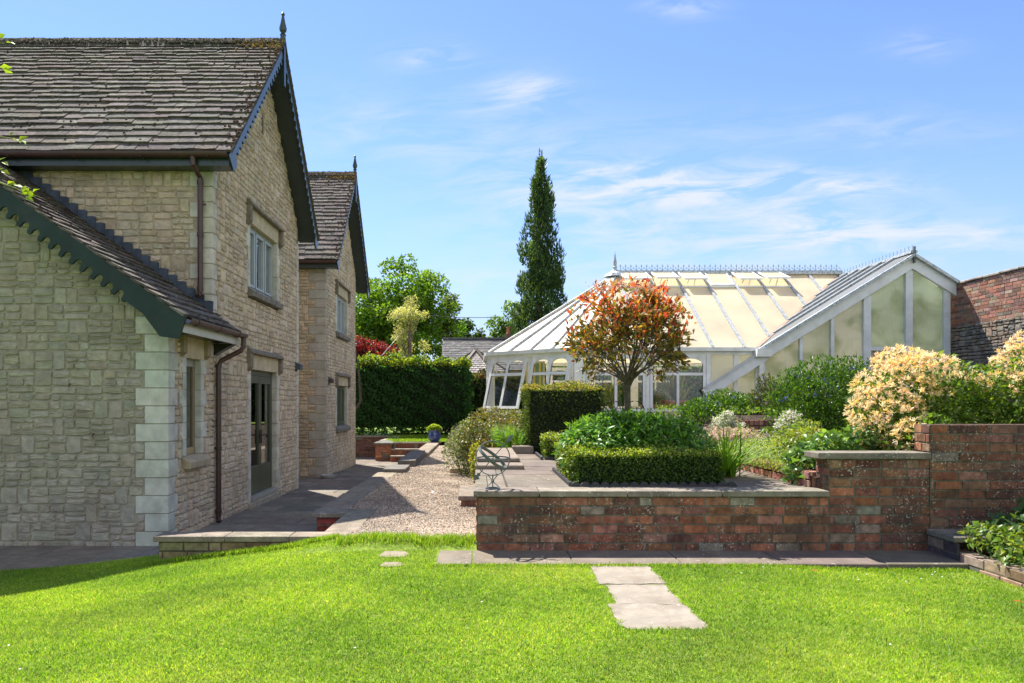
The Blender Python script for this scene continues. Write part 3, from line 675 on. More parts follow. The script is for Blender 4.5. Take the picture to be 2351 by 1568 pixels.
# wall lamps and iron ties
for (y_, z_, c_) in ((17.15, 2.35, (.05, .045, .04)), (14.05, 2.55, (.05, .07, .08))):
    l = MB(); l.prism([(0, 0), (.13, -.06), (.13, -.16), (0, -.16)], (XW, y_ - .08, z_), (1, 0, 0), (0, 0, 1), (0, 1, 0), .18, c_); l.box(XW, XW + .03, y_ - .04, y_ + .04, z_ - .2, z_ - .16, c_); l.build('wall_lamp', M['iron'], house, bevel=.006)
for (x_, z_) in ((-4.62, 1.35), (-4.90, 1.95)):
    l = MB(); l.tube([(x_, YWF, z_), (x_, YWF - .05, z_), (x_ + .004, YWF - .055, z_ - .035)], .009, 6, (.10, .04, .02)); l.build('iron_tie', M['iron'], house)
# ---------------------------------------------------------------- ground
def smooth01(t): t = np.clip(t, 0, 1); return t * t * (3 - 2 * t)
def lawnz(X, Y):
    X = np.asarray(X, float); Y = np.asarray(Y, float)
    drop = .40 * smooth01((-0.8 - X) / 4.4) * np.clip(.35 + .65 * (Y - 2.5) / 3.5, 0, 1)
    bump = .012 * np.sin(X * 2.1 + Y * .7) * np.sin(Y * 1.7 - X) 
    lift = .060 * smooth01((Y - 6.17) / .20) * smooth01((X + 1.9) / .6)
    return .392 + lift - drop - .04 * smooth01((X - 2.2) / 1.2) + bump * np.clip((5.5 - Y) / 1.5, 0, 1)
def zg(Y): return .45 - .011 * (Y - 6.5)
def zp(Y): return .02 - .02 * (Y - 9.6)
def grid_sheet(name, xs, ys, zf, mat, col, keep=None, kind='structure', origin=(0, 0, 0)):
    xs = np.asarray(xs); ys = np.asarray(ys); XX, YY = np.meshgrid(xs, ys); ZZ = zf(XX, YY) + 0 * XX
    V = np.stack([XX, YY, ZZ], -1).reshape(-1, 3); nx = len(xs); i = np.arange((len(ys) - 1) * (nx - 1)); r, c = i // (nx - 1), i % (nx - 1)
    Fc = np.stack([r * nx + c, r * nx + c + 1, (r + 1) * nx + c + 1, (r + 1) * nx + c], -1)
    if keep is not None:
        ctr = V[Fc].mean(1); Fc = Fc[keep(ctr[:, 0], ctr[:, 1])]
    o = np_mesh(name, V, Fc, np.tile(np.array(col, float), (len(Fc), 1)), mat, None, origin, True); o['kind'] = kind; return o
gd = MB(); gd.poly([(-1500, -900, -.45), (1500, -900, -.45), (1500, 2200, -.45), (-1500, 2200, -.45)]); g_ = gd.build('ground', M['turf'], None); g_['kind'] = 'structure'
def lawn_keep(X, Y):
    far = np.where(X < -3.15, 7.05, np.where(X < -1.25, 6.50, np.where(X < -.0, 6.42, 6.10)))
    return (Y < far) & (X < 4.10)
grid_sheet('lawn', np.arange(-16, 5.1, .15), np.arange(-6, 7.3, .15), lawnz, M['turf'], (1, 1, 1), lawn_keep)
# upper lawn beyond the steps, rising to the hedge
grid_sheet('upper_lawn', np.linspace(-3.2, 3.0, 12), np.linspace(22.85, 33, 12), lambda X, Y: .375 + .045 * np.clip(Y - 22.8, 0, 4), M['turf'], (1, 1, 1))

def slabs(mb, x0, x1, y0, y1, zf, sx, sy, pal, th=.05, gap=.008, jz=.004, run=False):
    y = y0
    while y < y1 - .02:
        h = min(sy * random.uniform(.9, 1.1), y1 - y)
        if y1 - (y + h) < .15: h = y1 - y
        x = x0 - (random.uniform(0, .7) * sx)
        while x < x1 - .02:
            w = sx * random.uniform(.75, 1.3); a, b = max(x, x0), min(x + w, x1); x += w
            if b - a < .03: continue
            d = [random.uniform(-jz, jz) for _ in range(4)]; g = gap / 2; q = .006
            cs = [(a + g, y + g), (b - g, y + g), (b - g, y + h - g), (a + g, y + h - g)]; ci = [(a + g + q, y + g + q), (b - g - q, y + g + q), (b - g - q, y + h - g - q), (a + g + q, y + h - g - q)]
            V = [(p, r_, zf(r_) - th) for p, r_ in cs] + [(p, r_, zf(r_) - q + d[i]) for i, (p, r_) in enumerate(cs)] + [(p, r_, zf(r_) + d[i]) for i, (p, r_) in enumerate(ci)]
            mb.raw(V, [(i, (i + 1) % 4, 4 + (i + 1) % 4, 4 + i) for i in range(4)] + [(4 + i, 4 + (i + 1) % 4, 8 + (i + 1) % 4, 8 + i) for i in range(4)] + [(8, 9, 10, 11)], jit(random.choice(pal), .14))
        y += h
PAVE = [(.17, .148, .118), (.195, .168, .135), (.145, .128, .105), (.185, .158, .12)]
PAVL = [(.165, .135, .108), (.14, .116, .094), (.185, .155, .126), (.155, .126, .10)]
pt = MB()
slabs(pt, -3.74, -1.93, 6.78, 8.3, zp, .75, .6, PAVE); slabs(pt, -3.74, -1.90, 8.3, 20.0, zp, .75, .62, PAVE); slabs(pt, -7.0, -1.6, 20.0, 25.0, zp, .8, .65, PAVE)
slabs(pt, -6.2, -3.74, 14.3, 16.8, zp, .75, .6, PAVE); slabs(pt, -12, -3.12, 6.98, 8.26, lambda y: .0, .8, .62, PAVE); slabs(pt, -3.74, -3.12, 8.24, 8.28, zp, .8, .62, PAVE)
pt.poly([(-12, 6.9, -.06), (-1.5, 6.7, -.06), (-1.5, 25, -.36), (-12, 25, -.36)], (.05, .042, .035))
o = pt.build('patio', M['paving'], None); o['kind'] = 'structure'

def gright(Y): return np.where(Y < 8.2, .02, np.where(Y < 13, .12, .12 - .12 * (Y - 13)))
def gleft(Y): return np.where(Y < 8.1, -1.22, np.where(Y < 13.2, -1.58, -1.45))
ys = np.arange(6.41, 23.0, .12); ts = np.linspace(0, 1, 16); V = []; 
for y in ys:
    a, b = float(gleft(y)), float(gright(y)); a2 = a
    for t in ts: V.append((a2 + (b - a2) * t, y, zg(y) - .008 + .010 * math.sin(7 * t + y * 3) * math.sin(y * 2.3)))
nx = len(ts); Fc = [(r * nx + c, r * nx + c + 1, (r + 1) * nx + c + 1, (r + 1) * nx + c) for r in range(len(ys) - 1) for c in range(nx - 1)]
o = np_mesh('gravel_path', V, Fc, np.tile((.29, .22, .16), (len(Fc), 1)), M['gravel'], None, (0, 0, 0), True); o['kind'] = 'structure'
# loose pebbles
n = 80000; Y = 6.36 + (22.5 - 6.36) * rng.random(n) ** 2.3; X = gleft(Y) + (gright(Y) - gleft(Y)) * rng.random(n)
edge = 6.42 + .10 * np.sin(X * 5) + .08 * np.sin(X * 11 + 1); ok = (Y > edge - .12 * rng.random(n)); X, Y = X[ok], Y[ok]; n = len(X)
r_ = (.0042 + .0062 * rng.random(n)) * (1 + .03 * (Y - 6)); octv = np.array([(1, 0, 0), (-1, 0, 0), (0, 1, 0), (0, -1, 0), (0, 0, 1), (0, 0, -1)], float)
ang = rng.random(n) * 6.28; P = octv[None] * (1 + .5 * (rng.random((n, 6, 1)) - .5)) * r_[:, None, None] * np.array([1.25, .95, .6]); P = P + (rng.random((n, 6, 3)) - .5) * r_[:, None, None] * .6
ca, sa = np.cos(ang)[:, None], np.sin(ang)[:, None]; P = np.stack([P[..., 0] * ca - P[..., 1] * sa, P[..., 0] * sa + P[..., 1] * ca, P[..., 2]], -1)
P += np.stack([X, Y, zg(Y) - .002 + .004 * rng.random(n)], -1)[:, None, :]
of = np.array([(0, 2, 4), (2, 1, 4), (1, 3, 4), (3, 0, 4), (2, 0, 5), (1, 2, 5), (3, 1, 5), (0, 3, 5)]); Fc = (of[None] + (np.arange(n) * 6)[:, None, None]).reshape(-1, 3)
pal = .76 * np.array([(.56, .43, .31), (.62, .51, .39), (.46, .33, .225), (.53, .48, .41), (.38, .26, .18), (.66, .57, .46), (.22, .165, .125)]); cc = pal[rng.integers(0, 7, n)] * (.8 + .4 * rng.random((n, 1))) * (1 + .16 * np.sin(X * 3 + 2 * np.sin(Y * 1.1)) * np.sin(Y * 2.1 + X))[:, None]
o = np_mesh('gravel', P.reshape(-1, 3), Fc, np.repeat(cc, 8, axis=0), M['plain'], None, (0, 0, 0)); tag(o, kind='stuff')

m = MB()
for _ in range(170):
    x, y = rng.uniform(-1.1, .0), 6.5 + 8 * rng.random() ** 1.6; a = rng.random() * 6.28; l = rng.uniform(.015, .035); dx, dy = math.cos(a) * l, math.sin(a) * l; z = float(zg(y)) + .012
    m.raw([(x, y, z), (x + dx * .5 - dy * .3, y + dy * .5 + dx * .3, z + .008), (x + dx, y + dy, z + .004), (x + dx * .5 + dy * .3, y + dy * .5 - dx * .3, z + .006)], [(0, 1, 2), (0, 2, 3)], jit(random.choice([(.16, .08, .04), (.10, .055, .03), (.20, .12, .06), (.12, .16, .03)]), .2))
o = m.build('leaf_litter', M['plain'], None, (0, 0, 0)); tag(o, kind='stuff')
# plateau (terrace level), raised beds
PZ = .94
def soil_sheet(name, x0, x1, y0, y1, zf): return grid_sheet(name, np.linspace(x0, x1, 24), np.linspace(y0, y1, 24), zf, M['soil'], (1, 1, 1))
grid_sheet('terrace_lawn', np.linspace(.30, 13.2, 30), np.linspace(8.0, 30, 30), lambda X, Y: PZ - .03 + .0 * X, M['turf'], (1, 1, 1))
soil_sheet('flower_bed', -1.4, .32, 8.7, 30, lambda X, Y: np.clip(zg(Y) - .03 + (X - (.0 - .10 * np.clip(Y - 12, 0, 20))) * 1.4, zg(Y) - .05, PZ - .04))
def bedz(X, Y): return 1.09 + .28 * smooth01((X - 3.9) / 1.2) * 1.0 + .10 * smooth01((Y - 8.5) / 4)
soil_sheet('flower_bed', 3.12, 12.8, 6.30, 17.6, lambda X, Y: 1.04 + np.clip(.10 * (X - 3.2), 0, .14) + np.where((X > 4.1) & (Y < 8.6), .22 * smooth01((X - 3.9) / .6) * smooth01((8.4 - Y) / .6), 0) + .30 * smooth01((Y - 11.6) / .3) * smooth01((X - 4.0) / .4))
soil_sheet('flower_bed', 4.22, 9.0, 2.2, 6.13, lambda X, Y: .40 + .04 * np.sin(X * 4) + .0 * Y)

# ---------------------------------------------------------------- front terrace wall
YW_ = 6.15
wall = thing('retaining_wall', 'low lichen spotted red brick terrace wall with flat stone coping, taller step at one end', 'wall', (2, YW_ + .1, .39))
b = MB(); bricks(b, (0, YW_, 0), (1, 0, 0), (0, -1, 0), 0, 3.17, .385, .885); 
bricks(b, (0, YW_, 0), (1, 0, 0), (0, -1, 0), 3.17, 4.10, .385, 1.222, pal=BRICK + [(.15, .06, .04)])
bricks(b, (0, YW_ , 0), (0, 1, 0), (-1, 0, 0), 0, 2.1, .40, .885); bricks(b, (3.17, YW_, 0), (0, 1, 0), (-1, 0, 0), 0, .23, .93, 1.222, header=True)
b.box(.01, 4.06, YW_ + .012, YW_ + .22, .36, .88, (.1, .09, .08)); b.box(3.18, 4.06, YW_ + .012, YW_ + .22, .88, 1.215, (.1, .09, .08)); b.box(.01, .2, YW_ + .2, 8.2, .36, .88, (.1, .09, .08))
b.build('brickwork', M['brick'], wall)
b = MB(); x = -.035
for x1 in (.56, 1.35, 2.2, 3.165): b.box(x + .003, x1 - .003, YW_ - .035, YW_ + .24, .888, PZ, jit((.20, .17, .135), .1)); x = x1
for x0_, x1 in ((3.06, 4.07),): b.box(x0_, x1, YW_ - .035, YW_ + .24, 1.226, 1.283, (.185, .16, .125))
b.build('coping', M['coping'], wall, bevel=.008, seg=2)
w2 = thing('brick_wall', 'tall dark red brick garden wall under the honeysuckle, speckled with white lichen', 'wall', (6, YW_ + .1, .4))
b = MB(); bricks(b, (0, YW_ - .015, 0), (1, 0, 0), (0, -1, 0), 4.073, 9.0, .36, 1.535, course=.084, L=.245, pal=[tuple(c * .85 for c in q) for q in BRICK])
bricks(b, (4.08, 0, 0), (0, 1, 0), (-1, 0, 0), YW_ - .01, YW_ + .22, 1.285, 1.535, course=.084, header=True); b.box(4.095, 9.0, YW_, YW_ + .23, .36, 1.532, (.10, .05, .04)); b.build('brickwork', M['brick'], w2)
b = MB(); bricks(b, (0, YW_ - .012, 1.54), (1, 0, 0), (0, 0, 1), 4.08, 9.0, 0, .0) if False else None
# paving strip at the foot, stepping stones
ps = MB(); slabs(ps, -.34, 4.2, 5.63, 6.16, lambda y: .402, .95, .6, [(.175, .142, .115), (.155, .13, .105)], th=.07, jz=.002); o = ps.build('paved_strip', M['paving'], None, (1.5, 5.9, .33)); o['kind'] = 'structure'
for i, (pts, lab) in enumerate([([(.90, 5.04), (1.41, 5.05), (1.40, 5.60), (.93, 5.60)], 'pale stepping stone touching the paved strip, farthest from the camera'),
                 ([(.93, 4.55), (1.38, 4.54), (1.375, 5.03), (.945, 5.025)], 'pale stepping stone between two others in the lawn'),
                 ([(.855, 4.12), (.91, 4.03), (1.33, 4.03), (1.385, 4.10), (1.375, 4.53), (.875, 4.54)], 'pale stepping stone with rounded corners, out in the open lawn')]):
    s = MB(); ar = np.array(pts); c = ar.mean(0); z = float(lawnz(*c)) + .006
    P2 = []
    for k in range(len(pts)):
        a, b_ = ar[k], ar[(k + 1) % len(pts)]
        for f in np.linspace(0, 1, 9)[:-1]: P2.append(a + (b_ - a) * f + rng.normal(0, .005, 2))
    s.prism([tuple(p) for p in P2], (0, 0, z - .05), (1, 0, 0), (0, 1, 0), (0, 0, 1), .05, (.27, .235, .19)); o = s.build('stepping_stone', M['paving'], None, (c[0], c[1], z - .05)); tag(o, lab, 'stepping stone', 'stepping stones across the lawn')
for (x0, x1, y0, y1, lab) in ((-.86, -.62, 5.92, 6.14, 'small worn stone flush in the grass by the gravel edge'), (-.80, -.62, 5.58, 5.72, 'small half buried stone in the grass, nearer than the other one')):
    s = MB(); z = float(lawnz((x0 + x1) / 2, (y0 + y1) / 2)) + .006; s.prism([(x0, y0), (x0 + .1, y0 - .02), (x1, y0 + .01), (x1 + .02, (y0 + y1) / 2), (x1 - .03, y1), (x0 + .03, y1 + .01)], (0, 0, z - .04), (1, 0, 0), (0, 1, 0), (0, 0, 1), .04, (.24, .20, .15)); tag(s.build('stepping_stone', M['paving'], None, (x0, y0, z - .04)), lab, 'stepping stone', 'stepping stones across the lawn')
# terrace paving
t = MB(); slabs(t, .29, 3.13, YW_ + .245, 7.95, lambda y: PZ - .001, 1.25, .55, PAVL, jz=.003); slabs(t, -.02, .28, YW_ + .245, 8.06, lambda y: PZ - .001, .4, .9, PAVL, jz=.002, gap=.004)
slabs(t, .29, 3.13, 7.95, 10.6, lambda y: PZ + .0, 1.0, .5, PAVL, jz=.006); t.poly([(-.0, YW_ + .2, PZ - .03), (3.15, YW_ + .2, PZ - .03), (3.15, 10.6, PZ - .03), (-.0, 10.6, PZ - .03)], (.06, .045, .035))
slabs(t, 1.6, 7.4, 14.0, 17.9, lambda y: PZ, .8, .6, PAVL)
o = t.build('terrace_paving', M['paving'], None); o['kind'] = 'structure'
s = MB(); s.box(-.02, .555, 8.05, 8.6, PZ - .02, PZ + .048, (.21, .17, .135)); tag(s.build('stone_slab', M['paving'], None, (.25, 8.3, PZ - .02), bevel=.01), 'flat paving slab lying on the terrace, lower of two raised slabs', 'slab', 'raised slabs along the terrace edge')
s = MB(); s.box(.0, .53, 8.45, 10.3, PZ + .049, PZ + .10, (.22, .175, .14)); tag(s.build('stone_slab', M['paving'], None, (.25, 9.3, PZ + .049), bevel=.01), 'long paving slab beside the green fern, upper of two raised slabs', 'slab', 'raised slabs along the terrace edge')
s = MB(); s.box(.54, .86, 10.36, 10.6, PZ - .05, PZ + .12, (.22, .185, .15)); tag(s.build('kerb_stone', M['paving'], None, (.7, 10.4, PZ - .05), bevel=.01), 'brown kerb stone edging the fern bed behind the terrace paving', 'kerb stone')
st = thing('garden_step', 'single stone step on brick from the gravel up to the terrace', 'step', (-.12, 8.9, .42))
s = MB(); s.box(-.235, .01, 8.52, 9.6, zg(8.6) + .075, zg(8.6) + .135, (.22, .175, .14)); s.build('tread', M['coping'], st, bevel=.008)
s = MB(); s.box(-.20, .01, 8.56, 9.58, .36, zg(8.6) + .074, (.25, .12, .08)); s.build('riser', M['redbrick'], st)
s = MB(); s.box(-.52, -.14, 12.9, 13.4, .30, .47, (.34, .25, .17)); tag(s.build('edging_stone', M['coping'], None, (-.3, 13.1, .3), bevel=.03, seg=2), 'rough sandy edging block at the foot of the variegated shrub', 'edging stone')
s = MB(); s.box(-.12, .05, 12.3, 12.7, .40, .66, (.36, .26, .17)); tag(s.build('edging_stone', M['coping'], None, (0, 12.5, .4), bevel=.03, seg=2), 'upright sandy stone tucked under the leafy shrub, taller than its neighbour', 'edging stone')

# ---------------------------------------------------------------- low wall beside the patio and its kerb
lw = thing('low_wall', 'low L shaped stone capped wall between the lawn and the sunken patio', 'wall', (-2, 6.6, 0))
b = MB(); PB = [(.20, .15, .085), (.23, .175, .10), (.17, .13, .075), (.21, .12, .07), (.26, .20, .12)]
bricks(b, (0, 6.56, 0), (1, 0, 0), (0, -1, 0), -3.06, -1.24, -.06, .395, course=.085, L=.24, pal=PB, mort=(.08, .08, .05))
bricks(b, (-1.50, 0, 0), (0, 1, 0), (-1, 0, 0), 6.6, 8.05, -.06, .395, pal=BRICK); bricks(b, (0, 7.92, 0), (1, 0, 0), (0, -1, 0), -1.86, -1.5, -.06, .395, pal=[(.24, .055, .045), (.20, .05, .04)])
bricks(b, (-1.86, 0, 0), (0, 1, 0), (-1, 0, 0), 7.95, 13.0, -.15, .36, pal=BRICK)
b.box(-3.05, -1.25, 6.57, 6.76, -.1, .393, (.12, .10, .07)); b.box(-1.49, -1.23, 6.58, 8.05, -.1, .393, (.12, .1, .07)); b.box(-1.85, -1.58, 7.93, 13.0, -.2, .36, (.12, .1, .07))
b.build('brickwork', M['redbrick'], lw)
b = MB(); cp = lambda: jit((.22, .18, .135), .12)
for x0, x1 in ((-3.10, -2.42), (-2.415, -1.80), (-1.795, -1.23)): b.box(x0, x1, 6.525, 6.77, .398, .452, cp())
for y0, y1 in ((6.773, 7.35), (7.353, 8.22)): b.box(-1.52, -1.205, y0, y1, .398, .450, cp())
b.box(-1.93, -1.523, 7.88, 8.24, .398, .449, cp())
y = 8.245
while y < 12.95: y1 = min(y + .78, 13.0); b.box(-1.93 + .02 * (y - 8) / 2, -1.57 + .02 * (y - 8) / 2, y, y1 - .005, zg(y1) - .03, zg(y1) + .012, cp()); y = y1
b.build('coping', M['coping'], lw, bevel=.008, seg=2)
for (x0, x1, y0, y1, z0, z1, lab) in ((-1.78, -1.36, 12.95, 13.85, zg(13) - .05, zg(13) + .075, 'dark kerb block set askew on the path edge, nearer of two'), (-1.66, -1.30, 14.3, 17.2, .22, .50, 'dark raised kerb block along the gravel, longer of two')):
    s = MB(); s.box(x0, x1, y0, y1, z0, z1, (.15, .135, .12)); tag(s.build('kerb_block', M['coping'], None, ((x0 + x1) / 2, y0, z0), bevel=.012, seg=2), lab, 'kerb block', 'kerb blocks beside the gravel path')
kb = thing('path_kerb', 'narrow pale stone kerb running up to the blue pot', 'kerb', (-1.45, 20, .2)); s = MB(); y = 17.25
while y < 22.3: y1 = min(y + .9, 22.3); s.box(-1.64, -1.25, y, y1 - .006, -.1, zg(y) + .09, jit((.25, .205, .155), .1)); y = y1
s.build('kerb_slabs', M['coping'], kb, bevel=.01)
# pier, steps, low far wall
pr = thing('brick_pier', 'square red brick pier with grey cap at the end of the patio', 'pier', (-3.1, 22.8, zp(22.8)))
b = MB(); zb = zp(23) - .05
bricks(b, (0, 22.5, 0), (1, 0, 0), (0, -1, 0), -3.35, -2.82, zb, .31, pal=[(.27, .10, .06), (.31, .12, .075)]); bricks(b, (-2.82, 22.5, 0), (0, 1, 0), (1, 0, 0), 0, .5, zb, .31, pal=[(.2, .08, .05)]); b.box(-3.34, -2.83, 22.51, 23.0, zb, .31, (.2, .1, .07)); b.build('brickwork', M['redbrick'], pr)
b = MB(); b.raw([(-3.40, 22.45, .315), (-2.77, 22.45, .315), (-2.77, 23.05, .315), (-3.40, 23.05, .315), (-3.40, 22.45, .365), (-2.77, 22.45, .365), (-2.77, 23.05, .365), (-3.40, 23.05, .365), (-3.08, 22.75, .46)], [(0, 1, 5, 4), (1, 2, 6, 5), (2, 3, 7, 6), (3, 0, 4, 7), (4, 5, 8), (5, 6, 8), (6, 7, 8), (7, 4, 8)], (.16, .16, .14)); b.build('cap', M['coping'], pr)
sp = thing('garden_steps', 'three brick steps with stone treads rising to the far lawn', 'steps', (-2.1, 22.5, -.25))
for k in range(3):
    z0 = zp(22.5) + .20 * k; y = 22.1 + .32 * k
    b = MB(); bricks(b, (0, y, 0), (1, 0, 0), (0, -1, 0), -2.81, -1.64 if k < 2 else -1.3, z0, z0 + .16, course=.17, L=.12, pal=[(.22, .075, .05), (.26, .09, .06), (.18, .07, .05)]); b.build('riser', M['redbrick'], sp)
    b = MB(); b.box(-2.81, -1.64 if k < 2 else -1.2, y - .03, y + .36, z0 + .162, z0 + .205, (.27, .23, .18)); b.build('tread', M['coping'], sp)
b = thing('low_brick_wall', 'low shaded brick wall under the tall hedge beyond the patio', 'wall', (-5, 24.6, -.3)); m = MB(); bricks(m, (0, 24.6, 0), (1, 0, 0), (0, -1, 0), -9, -3.0, -.4, .43, pal=[(.13, .06, .05), (.16, .07, .055)]); m.build('brickwork', M['redbrick'], b); m = MB(); m.box(-9, -2.95, 24.55, 24.85, .432, .49, (.22, .19, .15)); m.obox((-3.3, 23.05, .36), (.3, 0, 0), (.35, 1.5, .08), (0, 0, .05), (.40, .34, .27)); m.build('coping', M['coping'], b)
b = thing('metal_bowl', 'shallow grey metal bowl on the patio at the house corner', 'bowl', (-3.55, 16.35, zp(16.3))); m = MB(); m.lathe([(.10, 0), (.17, .01), (.19, .05), (.20, .09), (.185, .09), (.17, .05), (.1, .03), (.01, .028)], (-3.55, 16.35, zp(16.3)), 18, (.30, .30, .30)); m.build('bowl_body', M['iron'], b)

# ---------------------------------------------------------------- right hand planter and bed walls
pl = thing('planter_wall', 'low brick planter wall with stone ledge beside the lawn', 'wall', (4.1, 5.3, .36))
b = MB(); bricks(b, (4.055, 0, 0), (0, 1, 0), (-1, 0, 0), 5.74, 6.14, .36, .545, pal=[(.06, .05, .055), (.08, .06, .06)], L=.22); bricks(b, (4.062, 0, 0), (0, 1, 0), (-1, 0, 0), 2.0, 5.74, .31, .475, pal=[(.27, .19, .145), (.32, .22, .17), (.25, .16, .12), (.30, .17, .12)], L=.22, mort=(.22, .18, .14))
b.box(4.065, 4.2, 2.0, 6.13, .3, .472, (.2, .15, .12)); b.build('brickwork', M['redbrick'], pl)
b = MB(); b.box(4.03, 5.0, 5.76, 6.13, .548, .602, (.20, .175, .15)); b.build('coping', M['coping'], pl, bevel=.01)
pl = thing('bed_edging', 'two course red brick edging along the flower bed on the terrace', 'wall', (3.15, 7.5, PZ))
b = MB(); bricks(b, (3.12, 0, 0), (0, 1, 0), (-1, 0, 0), YW_ + .235, 9.2, PZ - .01, PZ + .145, course=.078, L=.232, header=True, pal=[(.36, .155, .105), (.40, .19, .135), (.32, .14, .10)], mort=(.06, .04, .03), dep=.012)
b.box(3.135, 3.24, YW_ + .235, 9.2, PZ - .02, PZ + .142, (.30, .14, .1)); b.build('brickwork', M['redbrick'], pl)
pl = thing('bed_wall', 'short curved brick wall with upright top course behind the white flowers', 'wall', (5.1, 11.6, 1.1))
b = MB(); bricks(b, (0, 11.5, 0), (1, 0, 0), (0, -1, 0), 4.40, 7.5, 1.05, 1.425, course=.10, L=.23, header=True, soldier_top=True, pal=[(.34, .16, .115), (.40, .20, .15), (.30, .14, .10)], mort=(.10, .07, .05), dep=.012)
b.box(4.41, 7.5, 11.52, 11.72, 1.0, 1.42, (.32, .15, .11)); b.build('brickwork', M['redbrick'], pl)
# tall garden wall running towards the camera
XG = 12.88
tw = thing('garden_wall', 'tall weathered garden wall, brick above rubble stone, running towards the camera', 'wall', (XG, 14, .9))
b = MB(); ztop = lambda y: 4.90
bricks(b, (XG, 0, 0), (0, 1, 0), (-1, 0, 0), 11.5, 26, 3.75, 4.86, course=.088, L=.25, pal=[(.30, .13, .085), (.36, .17, .12), (.24, .12, .09), (.32, .21, .16), (.25, .15, .12)], mort=(.24, .20, .16)); b.build('brickwork', M['redbrick'], tw)
b = MB(); rubble(b, (XG, 0, 0), (0, 1, 0), (-1, 0, 0), 11.5, 21, .9, 3.75, (), None, [(.22, .195, .165), (.27, .235, .195), (.17, .155, .14), (.25, .19, .14)], .06, 1.1, .55)
b.poly([(XG, 11.5, .5), (XG, 26, .5), (XG, 26, 3.75), (XG, 11.5, 3.75)], (.12, .11, .10)); b.box(XG + .02, XG + .4, 11.5, 26, .5, 4.85, (.2, .15, .12)); b.build('rubble', M['hood'], tw)
b = MB(); y = 11.5
while y < 26: b.box(XG - .04, XG + .44, y, y + .58, 4.865 + random.uniform(-.01, .01), 4.93, jit((.30, .27, .23), .15)); y += .585
b.build('coping', M['coping'], tw, bevel=.015)

# ---------------------------------------------------------------- armillary sphere, pot, chairs
ar = thing('armillary_sphere', 'grey green metal armillary sundial on the corner of the terrace wall', 'sundial', (.145, 6.28, PZ))
ic = (.095, .112, .112); c = Vector((.145, 6.28, 1.222)); rr = .158
def ring(mb, c, a, b, r, hw, th, n=48, col=ic):
    c, a, b = Vector(c), Vector(a).normalized(), Vector(b).normalized(); N = a.cross(b).normalized(); V = []
    for i in range(n):
        t = 2 * math.pi * i / n; d = a * math.cos(t) + b * math.sin(t)
        V += [c + d * (r - th) - N * hw, c + d * (r + th) - N * hw, c + d * (r + th) + N * hw, c + d * (r - th) + N * hw]
    mb.raw(V, [(4 * i + k, 4 * i + (k + 1) % 4, 4 * ((i + 1) % n) + (k + 1) % 4, 4 * ((i + 1) % n) + k) for i in range(n) for k in range(4)], col)
m = MB(); ring(m, c, (1, .12, 0), (0, 0, 1), rr, .009, .004); m.build('meridian_ring', M['iron'], ar)
m = MB(); ring(m, c, (1, .1, 0), (0, 1, .02), rr - .004, .006, .004); m.build('horizon_ring', M['iron'], ar)
ax = Vector((.168, .0, .196)).normalized(); pe = Vector((-ax.z, .0, ax.x)); m = MB(); ring(m, c, pe, (.25, 1, .0), rr - .006, .0145, .003); m.build('equator_band', M['iron'], ar)
m = MB(); A = c - ax * .235; B = c + ax * .20; m.tube([A, B], .0045, 6, ic); T = c + ax * .285
N_ = Vector((0, 1, 0)); m.prism([(0, -.005), (.03, -.024), (.095, 0), (.03, .024), (0, .005)], B - N_ * .003, ax, pe, N_, .006, ic)
for s in (-1, 1): m.prism([(0, 0), (.045, s * .034), (.055, s * .012), (.075, s * .02), (.085, s * .004), (.085, 0)], A - ax * .035 - N_ * .003, ax, pe, N_, .006, ic)
m.build('arrow', M['iron'], ar)
m = MB(); ring(m, (.145, 6.28, PZ + .006), (1, 0, 0), (0, 1, 0), .060, .006, .009); zb = PZ + .012
m.tube([(.145, 6.28, zb), (.145, 6.28, c.z - rr)], .006, 6, ic); m.lathe([(.006, -.012), (.014, -.006), (.014, .006), (.006, .012)], (.145, 6.28, PZ + .068), 10, ic)
for k in range(4):
    t = k * math.pi / 2; dx, dy = math.cos(t), math.sin(t)
    m.tube([(.145 + dx * .06, 6.28 + dy * .06, zb), (.145 + dx * .042, 6.28 + dy * .042, PZ + .03), (.145 + dx * .016, 6.28 + dy * .016, PZ + .052), (.145 + dx * .009, 6.28 + dy * .009, PZ + .068), (.145 + dx * .012, 6.28 + dy * .012, PZ + .085), (.145 + dx * .05, 6.28 + dy * .012, c.z - rr + .010)], .004, 5, ic)
m.build('stand', M['iron'], ar)
pc = Vector((-1.42, 22.75, .385)); po = thing('blue_pot', 'round glazed blue garden pot at the top of the steps', 'plant pot', pc)
m = MB(); m.lathe([(.13, 0), (.15, .01), (.205, .10), (.222, .20), (.21, .29), (.195, .335), (.215, .36), (.215, .385), (.19, .385), (.18, .33), (.01, .32)], pc, 28); m.build('pot_body', M['glaze'], po, smooth=True)

